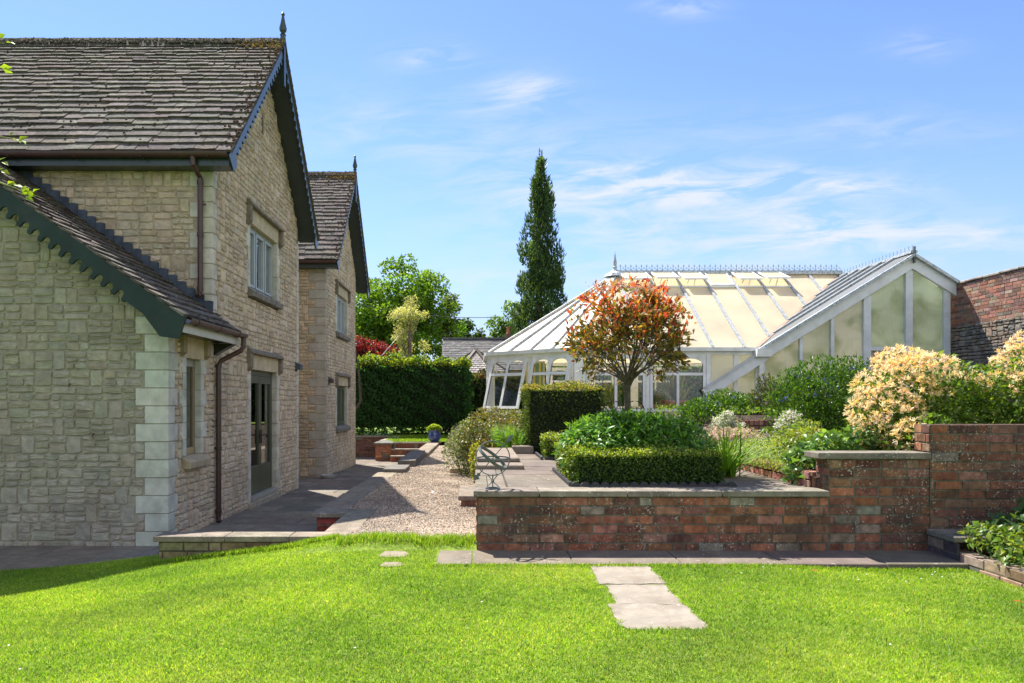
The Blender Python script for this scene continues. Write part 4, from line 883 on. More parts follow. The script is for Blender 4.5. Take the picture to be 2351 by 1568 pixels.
def chair(name, label, x, y, rz):
    o = thing(name, label, 'chair', (0, 0, 0), 'metal chairs outside the conservatory'); col = (.012, .012, .014)
    m = MB(); w = .21
    pts = [(-w, .2, .45), (-w, .22, .58)] + [(-w * math.cos(t), .22 + .03 * math.sin(t), .58 + .22 * math.sin(t)) for t in [math.pi * k / 12 for k in range(1, 12)]] + [(w, .22, .58), (w, .2, .45)]
    m.tube(pts, .011, 6, col)
    for cx in (-.1, .0, .1): m.tube([(cx - .05, .21, .46), (cx - .05, .23, .62), (cx - .03, .24, .68), (cx, .245, .70), (cx + .03, .24, .68), (cx + .05, .23, .62), (cx + .05, .21, .46)], .007, 5, col)
    m.build('backrest', M['iron'], o)
    m = MB(); ring(m, (0, 0, .45), (1, 0, 0), (0, 1, 0), .20, .012, .012, 24, col)
    for k in range(-4, 5): m.box(k * .042 - .012, k * .042 + .012, -.17, .17, .445, .452, col)
    m.build('seat', M['iron'], o)
    for sx in (-1, 1):
        for sy in (-1, 1): m = MB(); m.tube([(sx * .14, sy * .14, .45), (sx * .16, sy * .17, .2), (sx * .19, sy * .2, 0)], .010, 5, col); m.build('leg', M['iron'], o)
    o.location = (x, y, PZ + .004); o.rotation_euler = (0, 0, rz); return o
chair('garden_chair', 'black metal chair with hooped back seen left of the slim tree trunk', 2.78, 13.9, R(168))
chair('garden_chair', 'black metal chair with hooped back seen right of the slim tree trunk', 3.17, 14.1, R(-172))
# ---------------------------------------------------------------- the conservatory
YC = 18.4; ZE = 3.16; ZS = 1.46; ZR = 5.83; YR = 22.0
cons = thing('conservatory', 'large white framed conservatory with cream ribbed roof, hipped end and gabled wing', 'conservatory', (7, 20, .94))
A = Vector((2.62, YC, ZE)); B = Vector((.35, 20.3, ZE)); B2 = Vector((.35, 23.7, ZE)); A2 = Vector((2.62, 25.6, ZE)); E = Vector((4.5, YR, ZR)); Gc = Vector((7.57, YC, ZE)); V0 = Vector((11.68, YR, ZR - .06)); GA = Vector((11.68, YC, ZR - .12))
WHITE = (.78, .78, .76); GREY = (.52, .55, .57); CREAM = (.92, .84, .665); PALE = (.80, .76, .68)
def sheet(pts, col, mat, name='roof_panel', th=.025):
    pts = [Vector(p) for p in pts]; n = (pts[1] - pts[0]).cross(pts[2] - pts[0]).normalized()
    if n.z < 0: n = -n
    m = MB(); k = len(pts); lo = [p - n * th for p in pts]
    m.raw(pts + lo, [tuple(range(k)), tuple(range(k, 2 * k))[::-1]] + [(i, k + i, k + (i + 1) % k, (i + 1) % k) for i in range(k)], col); return m.build(name, mat, cons)
def lerp(a, b, t): return Vector(a) + (Vector(b) - Vector(a)) * t
def barup(a, b, w=.06, h=.05, col=GREY, lift=.03): 
    m = MB(); m.bar(Vector(a) + Vector((0, 0, lift)), Vector(b) + Vector((0, 0, lift)), w, h, col); o = m.build('glazing_bar', M['alu'], cons); return o
# front slope: one panel per bay
bx = [4.5, 5.5, 6.36, 7.22, 8.08, 8.93, 9.79, 10.65, 11.68]; rise = ZR - ZE; dpt = YR - YC
sy = lambda t: Vector((0, dpt * t, rise * t))
def front(x):                                     # lowest point of the slope at this x (eave or valley)
    if x <= Gc.x: return Vector((x, YC, ZE))
    t = (x - Gc.x) / (V0.x - Gc.x); return lerp(Gc, V0, t)
sheet([A, (4.5, YC, ZE), E], CREAM, M['polyroof'])
fv = .205                                          # share of the slope taken by the opening lights
for i, (x0, x1) in enumerate(zip(bx[:-1], bx[1:])):
    p0, p1 = front(x0), front(x1); t0, t1 = Vector((x0, YR, ZR)), Vector((x1, YR, ZR))
    vent = i < 6
    if vent: q0, q1 = t0 - sy(fv), t1 - sy(fv)
    else: q0, q1 = t0, t1
    if x0 < Gc.x < x1: sheet([p0, Gc, p1, q1, q0], CREAM, M['polyroof'])
    elif i == 7: sheet([p0, q0, q1], CREAM, M['polyroof'])
    else: sheet([p0, p1, q1, q0], CREAM, M['polyroof'])
    if vent:
        ang = 0 if i == 3 else R(13 + 2 * (i % 2)); dn = -sy(1).normalized(); L_ = sy(fv).length - .02
        nrm = Vector((0, -rise, dpt)).normalized(); dv = (dn * math.cos(ang) + nrm * math.sin(ang)).normalized()
        a, b = t0 + Vector((.07, 0, 0)) + nrm * .04, t1 + Vector((-.07, 0, 0)) + nrm * .04; X_ = Vector((1, 0, 0)); nn = X_.cross(dv).normalized(); nn = nn if nn.z > 0 else -nn; wd = b.x - a.x
        m = MB(); m.obox(a, X_ * wd, dv * .05, nn * .045, WHITE); m.obox(a + dv * (L_ - .07), X_ * wd, dv * .07, nn * .05, WHITE); m.obox(a + dv * .05, X_ * .05, dv * (L_ - .12), nn * .045, WHITE); m.obox(b + dv * .05 - X_ * .05, X_ * .05, dv * (L_ - .12), nn * .045, WHITE)
        v_ = m.build('roof_light', M['pvc'], cons)
        m = MB(); m.obox(a + dv * .05 + X_ * .05 + nn * .01, X_ * (wd - .1), dv * (L_ - .12), nn * .02, CREAM); m.build('roof_light_panel', M['polyroof'], v_)
        m = MB(); m.bar(q0 + Vector((.03, 0, .02)), q1 + Vector((-.03, 0, .02)), .06, .05, WHITE); m.build('roof_light_sill', M['pvc'], v_)
        if ang:
            m = MB(); m.bar(lerp(a, b, .5) + dv * L_ * .9, lerp(q0, q1, .5) + sy(.03), .02, .02, WHITE); m.build('stay', M['alu'], v_)
            m = MB(); m.bar(lerp(a, b, .3) + dv * L_ * .8, lerp(q0, q1, .3) + sy(.06), .015, .015, GREY); m.build('stay', M['alu'], v_)
for x in bx[1:-1] + [4.5]: barup(front(x), (x, YR, ZR), .075, .05, (.40, .42, .44))
# hipped end: facets A-B, B-B2 and the far ones
for (P, Q, n_) in ((A, B, 4), (B, B2, 4), (B2, A2, 4)):
    sheet([P, Q, E], PALE, M['polyroof'])
    for k in range(1, n_ + 1):
        t = k / n_; foot = lerp(P, Q, t); head = E + (foot - E).normalized() * .25
        m = MB(); m.bar(foot + Vector((0, 0, .035)), head + Vector((0, 0, .035)), .09 if k == n_ else .06, .055, (.62, .62, .60) if k == n_ else GREY); m.build('glazing_bar', M['alu'], cons)
barup(A, E, .09, .055, (.60, .61, .61))
sheet([A2, (11.68, 25.6, ZE), (11.68, YR, ZR), E], CREAM, M['polyroof'])
m = MB(); m.bar(A2 + Vector((0, 0, -.05)), (12.8, 25.6, ZE - .05), .14, .12, WHITE); m.build('gutter', M['pvc'], cons)
# ridge, cresting, finial
m = MB(); m.box(4.4, 11.75, YR - .12, YR + .12, ZR - .02, ZR + .04, GREY); m.box(4.42, 11.75, YR - .07, YR + .07, ZR + .04, ZR + .10, (.45, .50, .54)); m.lathe([(.36, -.10), (.30, .0), (.16, .06), (.12, .12)], (4.45, YR, ZR), 12, GREY); m.build('ridge', M['alu'], cons)
m = MB(); x = 4.62; cz = ZR + .10; cc = (.28, .32, .36)
m.box(4.5, 11.72, YR - .008, YR + .008, cz, cz + .02, cc)
while x < 11.65:
    m.box(x - .008, x + .008, YR - .008, YR + .008, cz + .02, cz + .21, cc); m.box(x - .035, x + .035, YR - .007, YR + .007, cz + .150, cz + .166, cc)
    m.bar((x, YR, cz + .02), (x + .085, YR, cz + .10), .012, .012, cc, (0, 1, 0)); m.bar((x + .17, YR, cz + .02), (x + .085, YR, cz + .10), .012, .012, cc, (0, 1, 0)); m.box(x + .077, x + .093, YR - .007, YR + .007, cz + .09, cz + .13, cc); x += .17
m.build('ridge_cresting', M['iron'], cons)
m = MB(); m.lathe([(.09, 0), (.06, .06), (.05, .12), (.075, .15), (.05, .18), (.06, .30), (.035, .42), (.012, .58), (.003, .66)], (4.45, YR, ZR + .08), 10, (.40, .43, .45)); m.build('finial', M['alu'], cons)
# gutters and eaves boards
def gutter_run(P, Q):
    m = MB(); d = (Q - P).normalized(); out = Vector((d.y, -d.x, 0)); out = out if out.y < 0 or (abs(out.y) < 1e-6 and out.x < 0) else -out
    m.bar(P + out * .07 - Vector((0, 0, .03)), Q + out * .07 - Vector((0, 0, .03)), .13, .10, WHITE); m.bar(P - Vector((0, 0, .12)), Q - Vector((0, 0, .12)), .07, .10, WHITE); return m.build('gutter', M['pvc'], cons)
gutter_run(A, Gc); gutter_run(B, A); gutter_run(B2, B)
# dwarf wall, sill, floor
m = MB(); m.box(2.62, 12.8, YC + .02, YC + .2, .9, ZS - .07, (.45, .42, .37))
d = (A - B); d.z = 0; m.obox((B.x, B.y, .9), d, Vector((-d.y, d.x, 0)).normalized() * .18, (0, 0, ZS - .97), (.45, .42, .37)); m.box(.36, .54, 20.3, 23.7, .6, ZS - .07, (.45, .42, .37)); m.box(2.62, 12.8, 25.4, 25.58, .6, ZS, (.45, .42, .37)); m.build('dwarf_wall', M['plain'], cons)
m = MB(); m.box(2.60, 7.6, YC - .06, YC + .16, ZS - .068, ZS, WHITE); o_ = Vector((-d.y, d.x, 0)).normalized(); m.obox(Vector((B.x, B.y, ZS - .068)) - o_ * .06, d, o_ * .2, (0, 0, .068), WHITE); m.obox(Vector((B.x, B.y, ZS - .15)) - o_ * .02, d, o_ * .2, (0, 0, .08), WHITE); m.box(.3, .5, 20.3, 23.7, ZS - .068, ZS, WHITE); m.build('sill', M['pvc'], cons)
m = MB(); m.poly([(2.6, 18.5, .97), (12.8, 18.5, .97), (12.8, 25.5, .97), (2.6, 25.5, .97), (.5, 23.6, .97), (.5, 20.4, .97)], (.74, .72, .66)); m.build('tiled_floor', M['plain'], cons)
# windows: frames with two lights, arched top panes above a transom
def window(O, U, Zv, N, w, h, n=2, curve=.10):
    O, U, Zv, N = (Vector(q) for q in (O, U, Zv, N)); f = .075; m = MB(); P = lambda a, b: O + U * a + Zv * b
    def bx_(a0, a1, b0, b1, t0=-.03, t1=.03): m.obox(P(a0, b0) + N * t0, U * (a1 - a0), Zv * (b1 - b0), N * (t1 - t0), WHITE)
    bx_(0, f, 0, h); bx_(w - f, w, 0, h); bx_(f, w - f, 0, f); bx_(f, w - f, h - f, h); tr = h * .635; bx_(f, w - f, tr, tr + f, -.028, .028)
    lw_ = (w - 2 * f - (n - 1) * f) / n; pn = MB()
    for i in range(n):
        a0 = f + i * (lw_ + f); a1 = a0 + lw_
        if i < n - 1: bx_(a1, a1 + f, f, tr, -.029, .029); bx_(a1, a1 + f, tr + f, h - f, -.029, .029)
        top = h - f; r_ = lw_ / 2                       # arch fillers
        for sg in (0, 1):
            pts = [(a0, top), (a0, top - .20)] + [(a0 + r_ - r_ * math.cos(t), top - .20 + .17 * math.sin(t)) for t in [math.pi / 2 * k / 6 for k in range(1, 7)]] + [(a0 + r_, top)]
            if sg: pts = [(2 * a0 + lw_ - p, q) for p, q in pts][::-1]
            m.prism(pts, O - N * .02, U, Zv, N, .04, WHITE)
        pn.poly([P(a0, f), P(a1, f), P(a1, tr), P(a0, tr)]); pn.poly([P(a0, tr + f), P(a1, tr + f), P(a1, h - f), P(a0, h - f)])
        for (b0, b1) in ((f, tr), (tr + f, h - f)):    # dark gasket lines
            for (x0, x1, y0, y1) in ((a0, a0 + .012, b0, b1), (a1 - .012, a1, b0, b1), (a0 + .012, a1 - .012, b0, b0 + .012)): m.obox(P(x0, y0) - N * .012, U * (x1 - x0), Zv * (y1 - y0), N * .024, (.03, .03, .03))
    o = m.build('window', M['pvc'], cons); pn.build('pane', M['glass'], o); return o
hw = ZE - .17 - ZS
window((2.94, YC, ZS), (1, 0, 0), (0, 0, 1), (0, -1, 0), 1.60, hw); window((4.66, YC, ZS), (1, 0, 0), (0, 0, 1), (0, -1, 0), 1.50, hw)
def post(x0, x1, y0, y1, z0, z1, col=WHITE): m = MB(); m.box(x0, x1, y0, y1, z0, z1, col); return m.build('post', M['pvc'], cons, bevel=.004)
post(2.62, 2.93, YC - .02, YC + .1, ZS, ZE - .17); post(4.55, 4.65, YC - .02, YC + .1, ZS, ZE - .17); post(6.17, 6.29, YC - .04, YC + .1, ZS, ZE - .17)
m = MB(); m.box(2.9, 6.2, YC - .02, YC + .06, ZE - .17, ZE - .06, WHITE); m.build('head_board', M['pvc'], cons)
# opened top hung windows of the angled bay
U = (A - B); U.z = 0; LB = U.length; U.normalize(); No = Vector((U.y, -U.x, 0)); No = No if No.y < 0 else -No
for k, tilt in ((0, 17), (1, 15)):
    top = Vector((B.x, B.y, ZE - .15)) + U * (.16 + k * (LB * .5 - .02)); dn = (Vector((0, 0, -1)) * math.cos(R(tilt)) + No * math.sin(R(tilt))); h_ = hw + .03; w_ = LB * .5 - .22
    window(top + dn * h_, U, -dn, (No * math.cos(R(tilt)) + Vector((0, 0, 1)) * math.sin(R(tilt))), w_, h_)
for t in (.03, .5, .97):
    p = Vector((B.x, B.y, 0)) + U * LB * t; m = MB(); m.obox(p - U * .06 + Vector((0, 0, ZS)), U * .12, -No * .1, (0, 0, ZE - ZS - .12), WHITE); m.build('post', M['pvc'], cons)
for yy_ in (20.4, 22.0, 23.6): m = MB(); m.box(.32, .42, yy_ - .05, yy_ + .05, ZS, ZE - .1, WHITE); m.build('post', M['pvc'], cons)
for yy_ in (20.45, 22.05): window((.36, yy_, ZS), (0, 1, 0), (0, 0, 1), (-1, 0, 0), 1.5, hw)
for x in (2.6, 4.2, 5.8, 7.4, 9.0, 10.6, 12.4): m = MB(); m.box(x, x + .14, 25.5, 25.6, ZS, ZE, WHITE); m.build('post', M['pvc'], cons)
for x in (2.75, 4.35, 5.95): window((x, 25.55, ZS), (1, 0, 0), (0, 0, 1), (0, -1, 0), 1.44, hw)
# plain ribbed panels and raking brace between the bay and the gable
PW = (.93, .95, .88)
def panel(pts, col=PW): return sheet([(p[0], YC + .03, p[1]) for p in pts], col, M['polywall'], 'wall_panel', .02)
panel([(6.29, ZS - .5), (7.62, ZS - .5), (7.62, ZE - .1), (6.29, ZE - .1)])
for x in (6.92, 7.5): post(x, x + .1, YC - .03, YC + .05, ZS - .5, ZE - .1)
m = MB(); m.bar((6.1, YC - .12, 1.92), (7.72, YC - .12, 2.98), .12, .27, (.70, .72, .73)); m.bar((6.1, YC - .13, 2.08), (7.72, YC - .13, 3.14), .16, .05, GREY); m.build('raking_brace', M['pvc'], cons)
m = MB(); m.box(7.55, 7.66, YC - .16, YC - .05, ZS - .5, ZE - .30, WHITE); m.prism([(0, 0), (.42, 0), (.36, .20), (.02, .20)], (7.42, YC - .30, ZE - .24), (1, 0, 0), (0, 0, 1), (0, 1, 0), .2, WHITE); m.build('downpipe', M['pvc'], cons)
# gable front
gs = (GA.z - ZE) / (GA.x - Gc.x); GR = Vector((12.86, YC, GA.z - gs * (12.86 - GA.x)))
ft = lambda x: (ZE + gs * (x - Gc.x) if x < GA.x else GA.z - gs * (x - GA.x)) - .42
xs = [7.66, 8.68, 9.52, 10.40, 11.53, 12.57]; pw = [.10, .09, .09, .20, .19, .16]
for i in range(5):
    a, b = xs[i] + pw[i], xs[i + 1]; z0 = ZS - .5 if i != 3 else 3.20
    c = jit((.88, .95, .82), .04) if i >= 3 else jit((.94, .96, .88), .03)
    if i == 4: panel([(a, z0), (b, z0), (b, ft(b)), (GA.x + .1, ft(GA.x + .1) + .03), (a, ft(a) + .06)], c)
    else: panel([(a, z0), (b, z0), (b, ft(b) + .05), (a, ft(a) + .05)], c)
panel([(xs[3] + .2, ZS - .5), (xs[4], ZS - .5), (xs[4], 3.1), (xs[3] + .2, 3.1)], (.60, .60, .50))
for x, w_ in zip(xs, pw): post(x, x + w_, YC - .05, YC + .08, ZS - .5, min(ft(x), ft(x + w_)) + .14, (.66, .70, .73))
m = MB(); m.box(xs[3] + .2, xs[4], YC - .04, YC + .06, 3.10, 3.20, (.66, .70, .73)); m.build('transom', M['pvc'], cons)
m = MB(); U_ = (GA - Gc).normalized(); m.prism([(Gc.x - .02, ft(Gc.x)), (GA.x, ft(GA.x)), (GR.x, ft(GR.x)), (GR.x, ft(GR.x) + .34), (GA.x, GA.z - .08), (Gc.x - .02, ft(Gc.x) + .34)], (0, YC - .10, 0), (1, 0, 0), (0, 0, 1), (0, 1, 0), .10, (.70, .73, .75)); m.build('rake_board', M['pvc'], cons, bevel=.006)
m = MB(); m.bar(Gc + Vector((-.05, -.16, -.06)), GA + Vector((0, -.16, -.06)), .10, .07, (.48, .54, .58)); m.bar(GA + Vector((0, -.16, -.06)), GR + Vector((.15, -.16, -.16)), .10, .07, (.5, .55, .58)); m.build('verge', M['alu'], cons)
# gable roof slopes (ribbed, seen at a glancing angle) and its cresting
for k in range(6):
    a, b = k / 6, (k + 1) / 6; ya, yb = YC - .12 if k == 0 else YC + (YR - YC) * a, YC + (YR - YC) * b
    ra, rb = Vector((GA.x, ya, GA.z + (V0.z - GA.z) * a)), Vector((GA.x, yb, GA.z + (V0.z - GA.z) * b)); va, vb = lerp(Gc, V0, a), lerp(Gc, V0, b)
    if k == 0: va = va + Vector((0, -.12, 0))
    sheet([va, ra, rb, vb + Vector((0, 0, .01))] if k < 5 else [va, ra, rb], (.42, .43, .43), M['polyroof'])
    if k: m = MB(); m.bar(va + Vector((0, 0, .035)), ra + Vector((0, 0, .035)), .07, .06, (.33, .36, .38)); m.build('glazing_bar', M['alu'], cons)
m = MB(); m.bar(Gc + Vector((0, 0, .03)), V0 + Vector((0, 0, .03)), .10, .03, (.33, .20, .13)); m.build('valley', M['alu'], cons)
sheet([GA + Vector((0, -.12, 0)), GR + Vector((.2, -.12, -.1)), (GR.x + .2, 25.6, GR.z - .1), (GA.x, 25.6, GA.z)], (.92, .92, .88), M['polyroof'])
m = MB(); m.box(GA.x - .09, GA.x + .09, YC - .16, YR, ZR - .13, ZR - .06, GREY); m.box(GA.x - .02, GA.x + .02, YC - .2, YC - .14, ZR - .4, ZR + .04, (.1, .12, .14)); m.build('ridge', M['alu'], cons)
m = MB(); y = YC - .1
while y < YR: m.box(GA.x - .007, GA.x + .007, y - .007, y + .007, ZR - .06, ZR + .09, cc); y += .17
m.box(GA.x - .006, GA.x + .006, YC - .1, YR, ZR - .06, ZR - .04, cc); m.build('ridge_cresting', M['iron'], cons)
# inside: decorative brackets, stained glass screen
m = MB(); m.box(1.55, 2.15, 21.6, 21.63, 1.5, 3.0, (.60, .55, .35)); m.box(1.62, 2.08, 21.58, 21.60, 1.56, 2.94, (.16, .30, .16)); m.box(1.78, 1.84, 21.57, 21.58, 1.56, 2.94, (.70, .55, .10)); m.box(1.96, 2.02, 21.57, 21.58, 1.56, 2.94, (.70, .55, .10)); m.build('stained_screen', M['plain'], cons)
# planters with spiky plants inside
for (x0, x1, y0, lab) in ((4.72, 5.25, 19.1, 'square terracotta planter inside the glass, shorter of two'), (5.27, 5.95, 19.0, 'wide terracotta planter inside the glass holding the largest spiky plant')):
    t_ = thing('planter', lab, 'planter', (x0, y0, .97), 'terracotta planters inside the conservatory'); h_ = .67 if x0 < 5 else .80
    m = MB(); m.box(x0, x1, y0, y0 + .5, .972, .97 + h_ - .06, (.40, .21, .15)); m.box(x0 - .03, x1 + .03, y0 - .03, y0 + .53, .97 + h_ - .06, .97 + h_, (.42, .23, .165)); m.build('planter_box', M['clay'], t_)
# ---------------------------------------------------------------- foliage generators
def unit(v): return v / np.maximum(np.linalg.norm(v, axis=-1, keepdims=True), 1e-9)
def rdir(n): return unit(rng.normal(size=(n, 3)))
def leaves_geo(C, D, N, L, Wd, fold=.22, droop=.12):
    """kite leaves folded on the midrib; returns V, F"""
    n = len(C); D = unit(D); S = unit(np.cross(D, N)); N = np.cross(S, D); L = np.asarray(L).reshape(-1, 1) * np.ones((n, 1)); Wd = np.asarray(Wd).reshape(-1, 1) * np.ones((n, 1))
    v0 = C; v1 = C + D * L * .45 + S * Wd * .5 + N * Wd * fold; v2 = C + D * L - N * L * droop; v3 = C + D * L * .45 - S * Wd * .5 + N * Wd * fold; v4 = C + D * L * .55
    V = np.stack([v0, v1, v2, v3, v4], 1).reshape(-1, 3); b = np.arange(n)[:, None] * 5
    Fc = np.concatenate([b + np.array([0, 1, 4]), b + np.array([1, 2, 4]), b + np.array([2, 3, 4]), b + np.array([3, 0, 4])], 1).reshape(-1, 3)
    return V, Fc
def pick(pal, n, jitter=.25, w=None):
    pal = np.array(pal, float); i = rng.choice(len(pal), n, p=w); return pal[i] * (1 + jitter * (rng.random((n, 1)) * 2 - 1)) * (1 + .06 * (rng.random((n, 3)) * 2 - 1))
def leaf_obj(name, C, D, N, L, Wd, col, mat, parent=None, origin=None, fold=.22, droop=.12, stuff=False):
    V, Fc = leaves_geo(C, D, N, L, Wd, fold, droop); o = np_mesh(name, V, Fc, np.repeat(col, 4, axis=0), mat, parent, origin)
    if stuff: o['kind'] = 'stuff'
    return o
def blob_points(blobs, n, depth=.35, upper=.0):
    """points through the outer shell of ellipsoids (cx,cy,cz,rx,ry,rz); returns points, outward normals"""
    B = np.array(blobs, float); a = (B[:, 3] * B[:, 4] * B[:, 5]) ** (2 / 3); i = rng.choice(len(B), n, p=a / a.sum()); d = rdir(n)
    if upper: d[:, 2] = np.where(rng.random(n) < upper, np.abs(d[:, 2]), d[:, 2])
    r = 1 - depth * rng.random(n) ** 1.5; P = B[i, :3] + d * B[i, 3:] * r[:, None]; return P, unit(d / B[i, 3:]), i
def box_points(x0, x1, y0, y1, z0, z1, n, rnd=.06, depth=.08, skip_bottom=True):
    X, Yd, Z = x1 - x0, y1 - y0, z1 - z0; ar_ = np.array([Yd * Z, Yd * Z, X * Z, X * Z * .6, X * Yd]); f = rng.choice(5, n, p=ar_ / ar_.sum()); u_, v_ = rng.random(n), rng.random(n)
    P = np.zeros((n, 3)); Nn = np.zeros((n, 3))
    for k, (nx_, fn) in enumerate([((-1, 0, 0), lambda a, b: (x0 + 0 * a, y0 + a * Yd, z0 + b * Z)), ((1, 0, 0), lambda a, b: (x1 + 0 * a, y0 + a * Yd, z0 + b * Z)), ((0, -1, 0), lambda a, b: (x0 + a * X, y0 + 0 * a, z0 + b * Z)), ((0, 1, 0), lambda a, b: (x0 + a * X, y1 + 0 * a, z0 + b * Z)), ((0, 0, 1), lambda a, b: (x0 + a * X, y0 + b * Yd, z1 + 0 * a))]):
        s = f == k; P[s] = np.stack(fn(u_[s], v_[s]), -1); Nn[s] = nx_
    # round the edges: pull towards the shrunken box
    lo = np.array([x0, y0, z0 - 9]) + rnd; hi = np.array([x1, y1, z1]) - rnd; Q = np.clip(P, lo, hi); dv = P - Q; P = Q + unit(dv) * rnd; Nn = unit(np.where(np.linalg.norm(dv, axis=1, keepdims=True) > 1e-6, dv, Nn))
    wob = (np.sin(P[:, 0] * 9 / (X + .4)) + np.sin(P[:, 1] * 13 + 1) + np.sin(P[:, 2] * 11 + P[:, 0] * 7)) * .3 * rnd
    P = P + Nn * (wob + depth * (rng.random(n) * 1.2 - 1.0))[:, None]; return P, Nn
def hedge(name, label, x0, x1, y0, y1, z0, z1, n, L, Wd, pal, core, rnd=.06, depth=.07, mat='leaf', tips=None, cat='hedge', group=None, bare=0):
    t = thing(name, label, cat, ((x0 + x1) / 2, (y0 + y1) / 2, z0), group)
    P, Nn = box_points(x0, x1, y0, y1, z0, z1, n, rnd, depth); D = unit(Nn * .5 + rdir(n) * .75 + np.array([0, 0, .35])); Nr = unit(Nn + rdir(n) * .7)
    c = pick(pal, n)
    if tips is not None:                                   # young shoots along the trimmed top, box and hornbeam palettes add its sunlight
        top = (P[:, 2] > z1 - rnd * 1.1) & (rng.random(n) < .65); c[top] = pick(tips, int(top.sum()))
    st_ = (rng.random(n) < .035) & (P[:, 2] > z1 - rnd * 3); P[st_] += (Nn * .6 + np.array([0, 0, .7]))[st_] * rng.uniform(.2, 1.0, (int(st_.sum()), 1)) * L * 1.6
    if bare:
        keep = ~((P[:, 2] < z0 + bare) & (rng.random(n) < .35)); P, D, Nr, c = P[keep], D[keep], Nr[keep], c[keep]
    leaf_obj('foliage', P, D, Nr, L * (.7 + .6 * rng.random(len(P))), Wd * (.7 + .6 * rng.random(len(P))), c, M[mat], t)
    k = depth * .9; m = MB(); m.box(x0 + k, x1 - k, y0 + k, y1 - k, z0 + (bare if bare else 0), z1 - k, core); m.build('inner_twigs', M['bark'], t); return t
def branch(mb, a, b, r0, r1, bend=.1, n=5, col=(.16, .12, .09), seg=5):
    a, b = np.array(a, float), np.array(b, float); d = b - a; o = rng.normal(size=3) * bend * np.linalg.norm(d); pts = [a + d * t + o * math.sin(math.pi * t) for t in np.linspace(0, 1, n)]
    mb.tube(pts, list(np.linspace(r0, r1, n)), seg, col, cap=False); return pts
def tree(name, label, base, trunk_top, blobs, nleaf, L, Wd, pal, mat='leaf', tr=.25, bark=(.13, .10, .08), depth=.5, cat='tree', limbs=12, group=None, up=.3, droop=.2):
    t = thing(name, label, cat, base, group); P, Nn, bi = blob_points(blobs, nleaf, depth, .25); D = unit(Nn * .5 + rdir(nleaf) * .8 + np.array([0, 0, up - .3])); Nr = unit(Nn * .6 + rdir(nleaf) * .7 + np.array([0, 0, .35]))
    hue = (.8 + .4 * rng.random((len(blobs), 1)))[bi]
    leaf_obj('crown', P, D, Nr, L * (.6 + .8 * rng.random(nleaf)), Wd * (.6 + .8 * rng.random(nleaf)), pick(pal, nleaf) * hue, M[mat], t, droop=droop)
    m = MB(); branch(m, base, trunk_top, tr, tr * .45, .03, 6, bark, 8)
    for i in rng.choice(len(blobs), min(limbs, len(blobs)), replace=False):
        b = np.array(blobs[i][:3]); k = rng.uniform(.35, .98); s = np.array(base) + (np.array(trunk_top) - np.array(base)) * k; branch(m, s, b, tr * .35, tr * .07, .1, 5, bark)
    m.build('trunk', M['bark'], t); return t
def envelope_blobs(c, r, n, br, flat=.8, fn=None):
    out = []; c = np.array(c); r = np.array(r)
    while len(out) < n:
        d = rng.normal(size=3); d = d / np.linalg.norm(d) * rng.random() ** .45; p = c + d * r
        if fn is None or fn(p): s = br * rng.uniform(.6, 1.3); out.append((*p, s, s, s * flat))
    return out

# ---------------------------------------------------------------- lawn grass
def blades(name, X, Y, Z, h, w, pal, patch=True, lean=.55):
    n = len(X); a = rng.random(n) * 6.283; dx, dy = np.cos(a), np.sin(a); h = h * (.55 + .8 * rng.random(n)); w = w * (.7 + .6 * rng.random(n)); le = h * lean * rng.random(n) * 1.4; b = rng.random(n) * 6.283; lx, ly = np.cos(b) * le, np.sin(b) * le
    p = np.stack([X, Y, Z], -1); s = np.stack([dx * w / 2, dy * w / 2, 0 * w], -1); mid = p + np.stack([lx * .35, ly * .35, h * .6], -1); tip = p + np.stack([lx, ly, h], -1)
    V = np.stack([p - s, p + s, mid + s * .75, mid - s * .75, tip], 1).reshape(-1, 3); q = np.arange(n)[:, None] * 5
    Fc = np.concatenate([q + np.array([0, 1, 2]), q + np.array([0, 2, 3]), q + np.array([3, 2, 4])], 1).reshape(-1, 3); c = pick(pal, n, .28)
    if patch:
        f = .5 + .25 * np.sin(X * 3.1 + 1.3 * np.sin(Y * 2.2)) + .25 * np.sin(Y * 4.7 + 2 * np.sin(X * 1.9 + 1)) + .18 * np.sin(X * 13 + Y * 9) * np.sin(Y * 17 - X * 5); dry = np.clip(np.sin(X * 1.3 + 2 * np.sin(Y * .9)) * np.sin(Y * 1.9 + 1.2 * np.sin(X * .8)) - .35, 0, 1) * np.clip(rng.random(n) * 2 - .6, 0, 1); c = c * (1 - dry[:, None] * .6) + np.array([.42, .38, .13]) * (dry[:, None] * .6); c = c * (1 + .46 * (f[:, None] - .5)) * np.stack([1 + .22 * (f - .5), 1 + 0 * f, 1 - .1 * (f - .5)], -1)
    o = np_mesh(name, V, Fc, np.repeat(c, 3, axis=0), M['grass'], None, (0, 0, 0)); tag(o, kind='stuff'); return o
GR_ = [(.212, .37, .022), (.275, .425, .028), (.15, .295, .018), (.33, .44, .05), (.41, .43, .13), (.235, .385, .024), (.10, .22, .016)]
n = 640000; Y = 2.75 + (7.1 - 2.75) * rng.random(n) ** .95; X = -1.05 * Y - .4 + (np.minimum(4.07, 1.25 * Y) + 1.05 * Y + .4) * rng.random(n); ok = lawn_keep(X, Y) & (X > -9)
strip = (X > -.36) & (Y > 5.615 + .014 * np.sin(X * 21) + .01 * np.sin(X * 47)); ok &= ~strip
def inslab(x0, x1, y0, y1, m=.012): return (X > x0 + m) & (X < x1 - m) & (Y > y0 + m) & (Y < y1 - m)
wv = .02 * np.sin(Y * 23) + .012 * np.sin(Y * 51 + X * 30)
